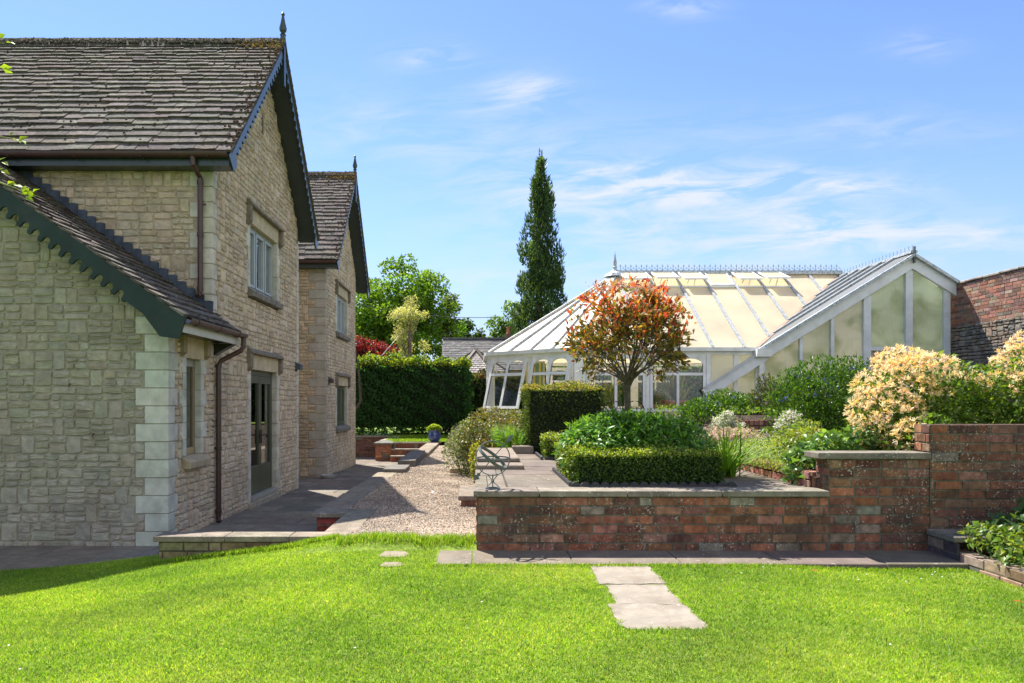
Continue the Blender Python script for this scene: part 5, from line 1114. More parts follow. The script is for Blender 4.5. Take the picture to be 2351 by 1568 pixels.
ok &= ~((X > .895 + wv) & (X < 1.40 + wv) & (Y > 5.02) & (Y < 5.65)); ok &= ~((X > .94 + wv) & (X < 1.375 + wv) & (Y > 4.53) & (Y < 5.06)); ok &= ~((X > .87 + wv) & (X < 1.375 + wv) & (Y > 4.045) & (Y < 4.56))
ok &= ~((X > -.86 + wv) & (X < -.62 + wv) & (Y > 5.93) & (Y < 6.13) & (rng.random(n) < .93)); ok &= ~((X > -.80) & (X < -.62 + wv) & (Y > 5.6) & (Y < 5.71) & (rng.random(n) < .9))
ok &= ~((np.abs(X - 4.0 + .25 * (Y - 5)) < .10) & (rng.random(n) < .5))
X, Y = X[ok], Y[ok]; blades('grass', X, Y, lawnz(X, Y) - .004, .021, .0044, GR_, True, 1.0)
n = 520; Y = rng.uniform(3.2, 6.2, n); X = rng.uniform(-3.5, 3.6, n); g = rng.integers(0, 60, n); cx = rng.uniform(-3, 3.4, 60); cy = rng.uniform(3.3, 6.0, 60); X = cx[g] + rng.normal(0, .04, n); Y = cy[g] + rng.normal(0, .03, n); ok = lawn_keep(X, Y) & (Y < 5.55) & ~((X > .84) & (X < 1.42) & (Y > 4)); X, Y = X[ok], Y[ok]
blades('grass_tufts', X, Y, lawnz(X, Y), .034, .007, [(.08, .18, .02), (.10, .21, .022)], False, 1.3)
# taller fringe along paving edges and the low wall
X = rng.uniform(-.4, 4.0, 5200); Y = 5.60 + rng.normal(0, .02, 5200) - .01; blades('grass_fringe', X, Y, lawnz(X, Y) - .004, .030, .0055, GR_, False)
X = rng.uniform(-3.15, 0.0, 9000); Y = np.where(X < -1.3, 6.48, 6.38 + .06 * np.sin(X * 5) + .03 * np.sin(X * 17)) + rng.normal(0, 1, 9000) * np.where(X < -1.3, .02, .06); blades('grass_fringe', X, Y, lawnz(X, Y) - .004, .055, .0055, GR_, False)
n = 60000; X = rng.uniform(-3.1, 1.5, n); Y = rng.uniform(22.9, 27, n); ok = Y < 25.0; X, Y = X[ok], Y[ok]; blades('grass', X, Y, .375 + .045 * np.clip(Y - 22.8, 0, 4) - .004, .05, .016, GR_, False)
# daisies and fallen leaves
m = MB()
for _ in range(16):
    x, y = rng.uniform(-3.2, 3.6), rng.uniform(3.3, 5.5)
    if rng.random() < .5: x, y = rng.uniform(1.5, 3.9), rng.uniform(5.1, 5.5)
    z = float(lawnz(x, y)) + .032; k = .006
    m.prism([(k * math.cos(t), k * math.sin(t)) for t in [math.pi / 3 * i for i in range(6)]], (x, y, z), (1, 0, 0), (0, 1, 0), (0, 0, 1), .003, (.75, .74, .70))
o = m.build('daisies', M['plain'], None, (0, 0, 0)); tag(o, kind='stuff')
for (x, y, lab) in ((2.62, 5.36, 'curled pale brown fallen leaf lying on the lawn near the paved strip'), (3.62, 4.62, 'dry orange brown fallen leaf on the lawn near the planter wall')):
    c = np.array([[x, y, float(lawnz(x, y)) + .036]]); o = leaf_obj('fallen_leaf', c, np.array([[.9, -.35, .1]]), np.array([[0, .2, 1.]]), .075, .03, np.array([[.30, .13, .06]]), M['redleaf'], None, tuple(c[0]), .3, .2); tag(o, lab, 'leaf', 'fallen leaves on the lawn')

# ---------------------------------------------------------------- hedges
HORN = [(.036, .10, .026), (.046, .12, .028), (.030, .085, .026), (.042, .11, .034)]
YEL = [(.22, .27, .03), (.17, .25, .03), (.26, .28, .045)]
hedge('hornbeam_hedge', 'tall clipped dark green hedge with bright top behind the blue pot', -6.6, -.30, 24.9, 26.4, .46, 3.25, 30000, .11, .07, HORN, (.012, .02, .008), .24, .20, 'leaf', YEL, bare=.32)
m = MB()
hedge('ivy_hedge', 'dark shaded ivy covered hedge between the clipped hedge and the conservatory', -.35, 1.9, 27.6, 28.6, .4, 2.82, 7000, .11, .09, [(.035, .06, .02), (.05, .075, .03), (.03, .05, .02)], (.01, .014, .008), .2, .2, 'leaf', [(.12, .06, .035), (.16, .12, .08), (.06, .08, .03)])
BOX = [(.068, .13, .02), (.054, .105, .017), (.09, .155, .022), (.043, .085, .015)]; BOXY = [(.28, .34, .04), (.23, .32, .035), (.33, .36, .06)]  # BOXY: young shoots, plus sunlight on the hedge put into the leaf colour
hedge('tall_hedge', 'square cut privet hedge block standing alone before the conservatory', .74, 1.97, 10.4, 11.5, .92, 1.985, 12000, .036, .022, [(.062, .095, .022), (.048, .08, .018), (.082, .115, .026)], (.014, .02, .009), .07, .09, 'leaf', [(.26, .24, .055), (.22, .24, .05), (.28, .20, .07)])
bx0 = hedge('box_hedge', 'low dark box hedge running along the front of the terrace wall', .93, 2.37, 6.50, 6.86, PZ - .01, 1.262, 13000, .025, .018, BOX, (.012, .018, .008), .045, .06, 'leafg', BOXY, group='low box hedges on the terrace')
hedge('box_hedge', 'sunlit end return of the box hedge, leading back beside the leafy clump', .91, 1.20, 6.80, 7.90, PZ - .01, 1.268, 7000, .025, .018, BOXY + BOX, (.014, .02, .008), .045, .06, 'leafg', BOXY, group='low box hedges on the terrace')  # yellow palette over the whole return paints its sunlit side
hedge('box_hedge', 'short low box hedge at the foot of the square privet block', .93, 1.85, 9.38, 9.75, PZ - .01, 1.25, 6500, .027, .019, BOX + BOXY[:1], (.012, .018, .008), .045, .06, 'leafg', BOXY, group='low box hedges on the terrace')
# scalloped edging tiles
ed = thing('border_edging', 'dark scallop topped edging along the front box hedge', 'edging', (1.6, 6.43, PZ)); m = MB(); x = .885
while x < 2.40: 
    w_ = .092; m.prism([(0, 0), (w_, 0), (w_, .018)] + [(w_ * (1 - k / 8), .02 + .030 * math.sin(math.pi * k / 8)) for k in range(1, 8)] + [(0, .018)], (x, 6.43, PZ - .004), (1, 0, 0), (0, 0, 1), (0, 1, 0), .03, jit((.030, .032, .036), .2)); x += w_
y = 6.46
while y < 7.9: m.box(.872, .900, y, y + .05, PZ - .004, PZ + .034 + random.uniform(-.004, .004), jit((.035, .036, .04), .2)); y += .052
m.build('edging_tiles', M['iron'], ed)
ed = thing('border_edging', 'dark edging beside the short box hedge farther back', 'edging', (.9, 9.9, PZ)); m = MB(); y = 9.33
while y < 10.5: m.box(.872, .905, y, y + .05, PZ - .004, PZ + .04, jit((.035, .036, .04), .2)); y += .052
x = .93
while x < 1.85: m.box(x, x + .05, 9.33, 9.36, PZ - .004, PZ + .04, jit((.035, .036, .04), .2)); x += .052
m.build('edging_tiles', M['iron'], ed)

# ---------------------------------------------------------------- border plants
def bush(name, label, blobs, n, L, Wd, pal, mat='leaf', base=None, depth=.4, cat='shrub', group=None, up=.2, stems=10, droop=.15, core=True, pname='foliage', twig=(.10, .075, .05)):
    B = np.array(blobs); base = base or (float(B[:, 0].mean()), float(B[:, 1].mean()), PZ); t = thing(name, label, cat, base, group)
    P, Nn, bi = blob_points(blobs, n, depth, .2); D = unit(Nn * .6 + rdir(n) * .7 + np.array([0, 0, up])); Nr = unit(Nn * .7 + rdir(n) * .6 + np.array([0, 0, .3]))
    ok = P[:, 2] > base[2] - .12
    leaf_obj(pname, P[ok], D[ok], Nr[ok], (L * (.6 + .7 * rng.random(n)))[ok], (Wd * (.6 + .7 * rng.random(n)))[ok], (pick(pal, n) * (.85 + .3 * rng.random((len(B), 1)))[bi])[ok], M[mat], t, droop=droop)
    m = MB()
    for i in range(stems): b = B[rng.integers(len(B))]; branch(m, (base[0] + rng.normal(0, .06), base[1] + rng.normal(0, .06), base[2] - .03), b[:3] + rng.normal(size=3) * b[3:] * .4, .012, .004, .1, 5, twig)
    m.build('stems', M['bark'], t); return t, P, Nn
# broad leaved clump round the tree
t = thing('leafy_clump', 'mounded bright green broad leaved perennials behind the low box hedge', 'plant', (1.75, 7.3, PZ))
P, Nn, _ = blob_points([(1.30, 7.15, 1.22, .44, .42, .31), (1.70, 7.2, 1.25, .56, .46, .36), (2.02, 7.2, 1.22, .44, .42, .33), (1.5, 7.3, 1.3, .5, .4, .31), (1.9, 7.35, 1.28, .48, .4, .31)], 5600, .3, .5); n = len(P)
D = unit(Nn * .8 + rdir(n) * .6 + np.array([0, 0, -.1])); Nr = unit(Nn * .8 + np.array([0, 0, .7]) + rdir(n) * .45); leaf_obj('foliage', P, D, Nr, .090 * (.55 + .8 * rng.random(n)), .034 * (.6 + .7 * rng.random(n)), pick([(.085, .21, .03), (.115, .26, .035), (.065, .165, .026), (.16, .31, .04)], n), M['leafg'], t, fold=.15, droop=.3)
n = 260; P = np.stack([1.0 + 1.3 * rng.random(n), rng.uniform(7.0, 7.7, n), 0 * rng.random(n)], -1); P[:, 2] = 1.32 + .26 * np.sqrt(np.clip(1 - ((P[:, 0] - 1.65) / .8) ** 2, 0, 1)) - .02; D = unit(rdir(n) * .55 + np.array([-.1, 0, .75])); leaf_obj('foliage', P, D, rdir(n), .085 * (.6 + .6 * rng.random(n)), .024, pick([(.17, .31, .04), (.13, .26, .04)], n), M['leaf'], t, droop=.25)
m = MB(); 
for _ in range(60): x, y = rng.uniform(1.1, 2.4), rng.uniform(7.0, 7.5); branch(m, (x, y, PZ - .03), (x + rng.normal(0, .12), y + rng.normal(0, .1), rng.uniform(1.2, 1.5)), .006, .003, .05, 4, (.09, .14, .04), 4)
m.build('stems', M['bark'], t)
def strap_plant(name, label, base, n, L, w, pal, spread=.8, cat='plant', mat='leaf', group=None, upk=1.0, parent=None):
    """arching strap leaves from one crown"""
    t = thing(name, label, cat, base, group) if parent is None else parent; V, Fc, cc = [], [], []; k = 6
    for i in range(n):
        a = rng.random() * 6.283; d = np.array([math.cos(a), math.sin(a), 0]); s = np.array([-d[1], d[0], 0]); l = L * rng.uniform(.6, 1.15); sp = spread * rng.uniform(.25, 1.0); o = np.array(base) + np.array([rng.normal(0, .04), rng.normal(0, .04), 0]); b = len(V); c = pick(pal, 1)[0]
        for j in range(k):
            u_ = j / (k - 1); p = o + d * l * sp * u_ + np.array([0, 0, 1]) * l * upk * (u_ * (1.15 - sp * .35) - u_ * u_ * sp * .55); ww = w * (1 - u_ ** 2.2) * (.6 + .4 * min(1, u_ * 4)); V += [p - s * ww / 2, p + s * ww / 2 + np.array([0, 0, .12 * w])]
        for j in range(k - 1): Fc += [(b + 2 * j, b + 2 * j + 1, b + 2 * j + 3, b + 2 * j + 2)]; cc.append(c)
    np_mesh('leaf_blades', V, Fc, cc, M[mat], t); return t
strap_plant('daylily', 'arching bright green strap leaves spilling past the end of the box hedge', (2.66, 7.30, PZ - .02), 150, .72, .020, [(.18, .33, .035), (.23, .37, .04), (.13, .26, .03)], 1.0)
for (x, y, z, s, n_, lab) in ((5.0, 19.35, 1.62, .75, 46, 'spiky green yucca in the short planter behind the glass'), (5.6, 19.25, 1.75, 1.25, 70, 'largest spiky yucca, purplish green, in the wide planter behind the glass'), (4.05, 20.6, 1.5, .95, 50, 'spiky plant with tan leaves deeper inside the conservatory'), (6.0, 20.4, 1.5, 1.0, 50, 'spiky plant with yellow green leaves behind the right hand pane')):
    strap_plant('yucca', lab, (x, y, z), n_, s, .05, [(.17, .22, .08), (.13, .19, .07), (.22, .19, .11), (.20, .24, .12)], .75, 'plant', 'leaf', 'spiky plants inside the conservatory')

# red robin standard tree
t = thing('red_tree', 'slender lollipop tree with red and orange young leaves on the terrace', 'tree', (1.70, 7.65, PZ)); m = MB(); fk = np.array((1.685, 7.65, 1.93)); bk = (.10, .085, .06)
m.tube([(1.70, 7.65, PZ - .03), (1.695, 7.65, 1.25), (1.69, 7.655, 1.6), fk], [.044, .038, .036, .034], 10, bk, cap=False)
tips, tdir = [], []; cen = np.array((1.69, 7.65, 2.50)); rad = np.array((.67, .65, .60))
for i in range(30):
    d = rdir(1)[0]; d[2] = abs(d[2]) * .95 - .25 * (rng.random() < .6); d = d / np.linalg.norm(d); e = cen + d * rad * rng.uniform(.72, .96); e[2] = max(e[2], 2.02); mid = fk + (e - fk) * .45 + np.array([0, 0, -.03]) + rng.normal(0, .035, 3)
    m.tube([fk + rng.normal(0, .015, 3), fk + (mid - fk) * .5 + np.array([0, 0, .02]), mid, mid + (e - mid) * .6 + rng.normal(0, .03, 3), e], [.014, .0095, .0065, .0045, .002], 5, bk, cap=False); tips.append(e); tdir.append(unit(e - mid))
    for j in range(7):
        f = rng.uniform(.05, .85); s = mid + (e - mid) * f; d2 = unit(d * .6 + rdir(1)[0] * .8 + np.array([0, 0, .25])); q = s + d2 * rng.uniform(.14, .30); qq = (q - cen) / rad; rr_ = np.linalg.norm(qq)
        if rr_ > 1.03: q = cen + qq / rr_ * 1.03 * rad
        m.tube([s, s + (q - s) * .55 + rng.normal(0, .02, 3), q], [.0045, .0035, .002], 4, bk, cap=False); tips.append(q); tdir.append(unit(q - s))
        for _ in range(2): q2 = q + unit(d2 + rdir(1)[0] * .9) * rng.uniform(.06, .13); m.tube([s + (q - s) * .6, q2], [.004, .002], 4, bk, cap=False); tips.append(q2); tdir.append(unit(q2 - s))
m.build('trunk', M['bark'], t)
T = np.array(tips); TD = np.array(tdir); n = 5200; i = rng.integers(0, len(T), n); C = T[i] - TD[i] * (rng.random((n, 1)) ** 1.5 * .09) + rng.normal(0, .010, (n, 3)); q = rng.random(n) < .16; dd = rdir(n); dd[:, 2] = np.where(dd[:, 2] < -.72, -dd[:, 2], dd[:, 2]); lump = 1 + .05 * np.sin(dd[:, 0] * 9) * np.sin(dd[:, 2] * 8 + 1) + .05 * np.sin(dd[:, 1] * 7 + dd[:, 0] * 5); C[q] = (cen + dd * rad * (lump * (1 - .16 * rng.random(n)))[:, None])[q]; D = unit(TD[i] * .8 + rdir(n) * .75 + np.array([0, 0, .28])); hz = np.clip((C[:, 2] - 2.33) / .50, 0, 1); red = rng.random(n) < (.05 + .82 * hz ** 1.2) * (.55 + .45 * (np.linalg.norm((C - cen) / rad, axis=1) > .85))
col = np.where(red[:, None], pick([(.42, .11, .04), (.48, .18, .045), (.34, .06, .05), (.48, .24, .05), (.38, .08, .06), (.30, .20, .04)], n), pick([(.13, .18, .03), (.20, .21, .035), (.09, .12, .028), (.17, .09, .04), (.28, .25, .04)], n))
kp = rng.random(n) < np.clip(.62 + (C[:, 2] - 2.2) * 1.0, .55, 1); C, D, col = C[kp], D[kp], col[kp]; n = len(C)
leaf_obj('crown', C, D, unit(np.array([0, 0, .6]) + rdir(n)),   .088 * (.55 + .65 * rng.random(n)), .033 * (.7 + .5 * rng.random(n)), col, M['redleaf'], t, fold=.2, droop=.1)
C = np.concatenate([np.array(q) + rng.normal(0, 1, (260, 3)) * np.array([.085, .07, .03]) for q in ((1.40, 7.4, 2.98), (1.82, 7.35, 2.97), (1.55, 7.45, 3.02))]); leaf_obj('blossom', C, rdir(len(C)), rdir(len(C)), .016, .012, pick([(.50, .42, .34), (.42, .32, .24)], len(C)), M['petal'], t)

bush('variegated_shrub', 'rounded shrub with small grey green cream edged leaves at the gravel edge', [(-.15, 12.75, .95, .42, .45, .42), (-.28, 12.7, .75, .36, .4, .36), (.0, 12.6, .70, .4, .4, .38), (-.1, 12.5, 1.15, .3, .3, .26)], 4200, .05, .028, [(.19, .24, .14), (.11, .16, .06), (.30, .33, .23), (.09, .13, .05)], 'leafg', (-.1, 12.8, .45))
bush('mixed_shrub', 'brownish green shrub mound spreading below the open conservatory windows', [(.25, 12.6, 1.25, .5, .5, .38), (.65, 12.9, 1.22, .5, .5, .36), (1.05, 13.2, 1.2, .45, .5, .32), (.05, 12.4, 1.0, .4, .4, .4), (.45, 12.1, .95, .5, .4, .35)], 5200, .055, .032, [(.13, .15, .045), (.18, .17, .05), (.20, .13, .06), (.09, .12, .035), (.24, .22, .08)], 'leafg', (.4, 12.6, .7))
bush('trailing_ivy', 'yellow green ivy trailing down the terrace edge behind the sundial', [(-.02, 10.6, .86, .10, .25, .22), (.0, 10.2, .72, .08, .16, .20)], 800, .045, .032, [(.20, .22, .04), (.28, .24, .04), (.12, .16, .03)], 'leaf', (0, 10.6, .5), cat='plant', stems=6)
# fern
t = thing('fern', 'bright green feathery fern beneath the square privet block', 'plant', (.62, 10.85, PZ)); V, Fc, cc = [], [], []
C, D, Nr, LL = [], [], [], []
for bx_, by_ in ((.62, 10.85), (.42, 11.0), (.80, 11.1)):
    for k in range(13):
        a = rng.random() * 6.283; d = np.array([math.cos(a), math.sin(a), 0]); l = rng.uniform(.38, .58); sp = rng.uniform(.3, .8)
        for j in range(20):
            u_ = .12 + .88 * j / 19; p = np.array([bx_, by_, PZ - .04]) + d * l * sp * u_ + np.array([0, 0, l * (1.15 * u_ - .45 * sp * u_ * u_)])
            for sg in (-1, 1): C.append(p); D.append(np.array([-d[1], d[0], 0]) * sg + d * .35 + np.array([0, 0, .1])); Nr.append(np.array([0, 0, 1.]) - d * .4); LL.append(.105 * math.sin(math.pi * min(1, u_ * .95 + .05)) + .012)
n = len(C); leaf_obj('fronds', np.array(C), np.array(D), np.array(Nr) + rdir(n) * .15, np.array(LL), np.array(LL) * .22, pick([(.13, .26, .035), (.10, .21, .03), (.16, .29, .045)], n, .2), M['leaf'], t, fold=.1, droop=.15)

CEA = [(.052, .125, .012), (.074, .165, .015), (.037, .092, .010), (.11, .21, .02)]
def florets(t, P, n, L, Wd, pal, name='flowers', cl=10, rad=.02):
    i = rng.integers(0, len(P), n // cl); C = np.repeat(P[i], cl, axis=0) + rng.normal(0, rad, (n // cl * cl, 3)); k = len(C); leaf_obj(name, C, rdir(k), rdir(k), L, Wd, pick(pal, k), M['petal'], t)
BLU = [(.10, .12, .42), (.14, .16, .48), (.08, .09, .30)]
t, P, Nn = bush('ceanothus', 'big rounded evergreen with blue flower tufts left of the honeysuckle', [(5.25, 10.3, 1.85, .62, .6, .58), (5.0, 10.2, 1.5, .62, .6, .55), (5.55, 10.3, 1.55, .6, .6, .6), (4.75, 10.2, 1.75, .4, .5, .48), (5.7, 10.4, 2.0, .42, .45, .42), (5.3, 10.2, 1.3, .7, .6, .4)], 13000, .050, .028, CEA, 'leafg', (5.25, 10.3, 1.2), .55, up=.6, stems=26, group='blue flowering evergreens'); 
sel = (P[:, 2] > 1.7) & (P[:, 0] < 5.6); florets(t, P[sel][::5], 900, .020, .016, BLU, cl=22, rad=.015)
C = P[P[:, 2] > 2.0][:150]; leaf_obj('foliage', C, np.array([0, 0, 1.]) + rdir(len(C)) * .4, rdir(len(C)), .11, .018, pick(CEA, len(C)), M['leaf'], t)
t, P, Nn = bush('ceanothus', 'smaller blue flowered evergreen in front of the conservatory corner', [(4.75, 13.2, 1.55, .5, .5, .42), (4.25, 13.0, 1.42, .42, .5, .36), (5.2, 13.4, 1.50, .45, .5, .38)], 7500, .055, .030, CEA, 'leafg', (4.7, 13.2, 1.0), .55, up=.5, group='blue flowering evergreens'); florets(t, P[P[:, 2] > 1.5][::5], 800, .024, .018, BLU, cl=22, rad=.018)
bush('dark_shrub', 'dark spiky leaved shrub between the two blue flowered evergreens', [(5.6, 13.0, 1.65, .42, .4, .42), (6.0, 13.2, 1.60, .42, .4, .38), (6.3, 13.1, 1.6, .35, .4, .35), (5.55, 13.1, 1.95, .16, .2, .3)], 3600, .085, .024, [(.06, .095, .03), (.08, .10, .035), (.11, .13, .06), (.10, .07, .035)], 'leafg', (5.9, 13.1, 1.1), .55, up=.7)
# honeysuckle: leaves, and clusters of curved cream and peach tubes
def honeysuckle(label, leaf_blobs, fl_blobs, base, nl, nf):
    t, P, Nn = bush('honeysuckle', label, leaf_blobs, nl, .062, .034, [(.085, .16, .025), (.12, .21, .03), (.06, .12, .02), (.15, .22, .035)], 'leaf', base, .6, group='flowering honeysuckles on the brick wall', stems=40, up=.1, twig=(.17, .12, .09))
    Q, Nq, _ = blob_points(fl_blobs, nf, .22, .25); V, Fc, cc = [], [], []
    for p, nn in zip(Q, Nq):
        ax_ = unit(nn + np.array([0, -.25, .5]) + rng.normal(0, .35, 3)); base_c = np.array([(.93, .72, .30), (.95, .82, .46), (.96, .88, .62), (.93, .74, .56)])[rng.integers(4)]
        for q in range(12):
            d = unit(ax_ * .75 + rdir(1)[0] * .85); l = rng.uniform(.022, .044); s = unit(np.cross(d, rdir(1)[0])); b = len(V); w = .0034; c = base_c * rng.uniform(.8, 1.15)
            m1 = p + d * l * .6; e = p + d * l + unit(rdir(1)[0] + ax_ * .2) * l * .35
            V += [p - s * w * .5, p + s * w * .5, m1 + s * w, m1 - s * w, e + s * w * 1.1, e - s * w * 1.1]; Fc += [(b, b + 1, b + 2, b + 3), (b + 3, b + 2, b + 4, b + 5)]; cc += [c * np.array([1.0, .92, .85]), c]
    np_mesh('flowers', V, Fc, cc, M['petal'], t); return t
honeysuckle('honeysuckle mass smothered in cream and peach flowers at the left of the wall top', [(4.35, 7.15, 1.75, .42, .4, .35), (4.75, 7.2, 1.85, .5, .45, .40), (4.2, 7.0, 1.45, .38, .4, .36), (4.6, 7.0, 1.45, .5, .4, .3), (5.1, 7.2, 1.75, .4, .4, .40), (4.3, 6.5, 1.42, .22, .2, .2), (4.15, 6.6, 1.3, .2, .2, .2)],
            [(4.30, 7.05, 1.86, .40, .36, .26), (4.15, 6.95, 1.58, .34, .36, .34), (4.62, 7.1, 2.08, .38, .34, .16), (4.45, 7.2, 2.12, .24, .3, .20), (4.95, 7.1, 1.93, .32, .3, .12), (4.05, 6.95, 1.38, .16, .2, .22), (4.12, 6.5, 1.42, .14, .12, .16)], (4.6, 7.2, 1.25), 5200, 1150)
honeysuckle('honeysuckle mass with a taller flowered crest at the right end of the wall', [(5.6, 7.2, 1.75, .5, .45, .42), (5.95, 7.2, 2.0, .42, .45, .36), (5.35, 7.1, 1.6, .4, .4, .36), (6.3, 7.2, 1.8, .5, .45, .5), (5.9, 6.9, 1.5, .6, .4, .25)],
            [(5.75, 7.1, 2.15, .34, .34, .24), (5.95, 7.1, 2.36, .34, .34, .14), (5.45, 7.05, 1.92, .26, .3, .12), (6.2, 7.0, 2.25, .3, .3, .3), (6.1, 6.85, 1.75, .3, .25, .16)], (5.9, 7.2, 1.4), 5200, 780)
# white and pink flowering plants, ground cover
def flowerer(name, label, blobs, n, fl, base, pal=[(.12, .20, .05), (.16, .25, .07)], L=.05, Wd=.022, nf=1200, group=None, fs=.02, cat='flower', upper=.0):
    t, P, Nn = bush(name, label, blobs, n, L, Wd, pal, 'leaf', base, .6, cat, group, .4, 6); s = P[P[:, 2] > np.percentile(P[:, 2], 45)]; florets(t, s + np.array([0, 0, .015]), nf, fs, fs * .8, fl, 'blossoms', 8, .016); return t
WH = [(.80, .80, .74), (.72, .74, .66), (.82, .78, .72)]; PK = [(.62, .44, .36), (.70, .54, .46), (.56, .38, .30), (.74, .62, .54)]
flowerer('white_flowers', 'white flower clump at the left end of the short curved bed wall', [(4.05, 11.3, 1.30, .18, .2, .2), (4.15, 11.3, 1.42, .14, .15, .14), (4.28, 11.2, 1.22, .16, .2, .16)], 900, WH, (4.1, 11.3, 1.08), nf=1700, fs=.024, group='white flower clumps')
flowerer('white_flowers', 'white flower clump hiding the right end of the short curved bed wall', [(4.40, 9.7, 1.30, .17, .17, .2), (4.48, 9.75, 1.46, .13, .15, .16), (4.62, 9.6, 1.26, .18, .18, .18)], 1100, WH, (4.5, 9.7, 1.08), nf=2000, fs=.024, group='white flower clumps')
flowerer('pink_flowers', 'drift of dusty pink flowers on the bank left of the white clump', [(3.30, 9.8, 1.16, .24, .4, .14), (3.6, 10.1, 1.20, .3, .4, .14), (3.95, 10.2, 1.2, .3, .4, .13)], 900, PK, (3.6, 10, 1.05), nf=4200, fs=.024, group='dusty pink flower drifts')
flowerer('pink_flowers', 'small patch of dusty pink flowers beside the broad leaved catmint', [(4.15, 8.6, 1.22, .22, .25, .10), (4.35, 8.8, 1.26, .2, .2, .09)], 500, PK, (4.2, 8.7, 1.15), nf=1300, fs=.020, group='dusty pink flower drifts')
n = 12000; X = rng.uniform(3.08, 4.7, n); Y = rng.uniform(6.5, 9.4, n); Z = 1.08 + .10 * np.clip(X - 3.2, 0, 1.2) + .10 * rng.random(n) * np.clip((X - 3.0) * 3, .3, 1) - .05 * (X < 3.16); P = np.stack([X, Y, Z], -1)
o = leaf_obj('ground_cover', P, rdir(n) * .8 + np.array([-.15, 0, .4]), rdir(n) * .6 + np.array([0, 0, 1.]), .030, .020, pick([(.24, .30, .09), (.18, .27, .06), (.30, .34, .15), (.13, .22, .04)], n), M['leaf'], None, (3.9, 8, 1.05)); tag(o, kind='stuff')
C = P[rng.random(n) < .12] + np.array([0, 0, .02]); o = leaf_obj('ground_cover_flowers', C, rdir(len(C)), rdir(len(C)), .014, .012, pick(WH, len(C)), M['petal'], None, (3.9, 8, 1.05)); tag(o, kind='stuff')
n = 900; X = rng.uniform(3.02, 3.14, n); Y = rng.uniform(6.6, 9.1, n); P = np.stack([X, Y, PZ + .10 + .09 * rng.random(n)], -1); o = leaf_obj('ground_cover', P, rdir(n) * .6 + np.array([-.3, 0, -.4]), rdir(n) + np.array([-1., 0, .5]), .03, .018, pick([(.28, .30, .07), (.20, .27, .05)], n), M['leaf'], None, (3.1, 8, 1.0)); tag(o, kind='stuff')
n = 11000; X = rng.uniform(4.2, 12.6, n); Y = rng.uniform(6.6, 17.3, n); zz = np.array([1.04 + min(max(.10 * (x - 3.2), 0), .14) for x in X]) + np.where((X > 4.1) & (Y < 8.6), .22 * smooth01((X - 3.9) / .6) * smooth01((8.4 - Y) / .6), 0) + .30 * smooth01((Y - 11.6) / .3) * smooth01((X - 4.0) / .4); ok = (np.sin(X * 2.3 + np.sin(Y * 1.7)) * np.sin(Y * 1.9 + X) > -.45); P = np.stack([X, Y, zz + .03 + .10 * rng.random(n)], -1)[ok]; k = len(P)
o = leaf_obj('ground_cover', P, rdir(k) * .8 + np.array([0, 0, .5]), rdir(k) * .6 + np.array([0, 0, 1.]), .085, .05, pick([(.08, .15, .03), (.11, .19, .035), (.06, .12, .025), (.16, .22, .05)], k), M['leaf'], None, (8, 12, 1.2)); tag(o, kind='stuff')
n = 2600; X = rng.uniform(4.3, 8.5, n); Y = rng.uniform(2.4, 6.0, n); P = np.stack([X, Y, .43 + .10 * rng.random(n)], -1)[(np.sin(X * 3.1) * np.sin(Y * 2.7) > -.3)]; k = len(P); o = leaf_obj('ground_cover', P, rdir(k) * .8 + np.array([0, 0, .5]), rdir(k) * .6 + np.array([0, 0, 1.]), .075, .045, pick([(.10, .18, .03), (.14, .23, .04), (.07, .13, .03)], k), M['leaf'], None, (6, 4, .45)); tag(o, kind='stuff')
n = 26000; X = rng.uniform(.35, 9, n); Y = rng.uniform(10.7, 18.2, n); ok = ~((X > 1.5) & (X < 7.5) & (Y > 13.9)) & ~((X > 3.0) & (Y < 17.7)); X, Y = X[ok], Y[ok]; blades('grass', X, Y, PZ - .034 + 0 * X, .05, .012, GR_, False)
def broadleaf(name, label, pts, base, n, L=.075, Wd=.05, pal=[(.10, .20, .05), (.13, .24, .055), (.08, .16, .045), (.17, .27, .07)], group=None):
    return bush(name, label, pts, n, L, Wd, pal, 'leafg', base, .6, 'plant', group, .1, 12, .25, twig=(.10, .16, .05))
broadleaf('catmint', 'broad leaved green plant leaning over the low end of the coping', [(3.22, 6.75, 1.12, .16, .2, .16), (3.10, 6.65, 1.02, .10, .14, .13), (3.3, 6.8, 1.22, .12, .18, .12)], (3.25, 6.75, 1.0), 420, group='broad leaved green plants behind the coping')
broadleaf('catmint', 'row of broad leaved green plants just behind the taller coping', [(3.55, 6.95, 1.30, .22, .2, .12), (3.85, 6.95, 1.33, .2, .2, .13), (4.05, 7.0, 1.36, .14, .16, .16)], (3.8, 6.95, 1.15), 640, group='broad leaved green plants behind the coping')
t, P, Nn = broadleaf('spurge', 'yellow green bushy plant in the middle of the flower bed', [(3.65, 7.8, 1.27, .24, .24, .20), (3.85, 8.0, 1.34, .2, .2, .2), (3.5, 7.6, 1.18, .2, .2, .13)], (3.7, 7.8, 1.1), 900, .055, .028, [(.20, .28, .04), (.14, .23, .035), (.26, .30, .05)])
florets(t, P[P[:, 2] > 1.3], 260, .016, .014, [(.60, .50, .03), (.55, .52, .06)], rad=.016)
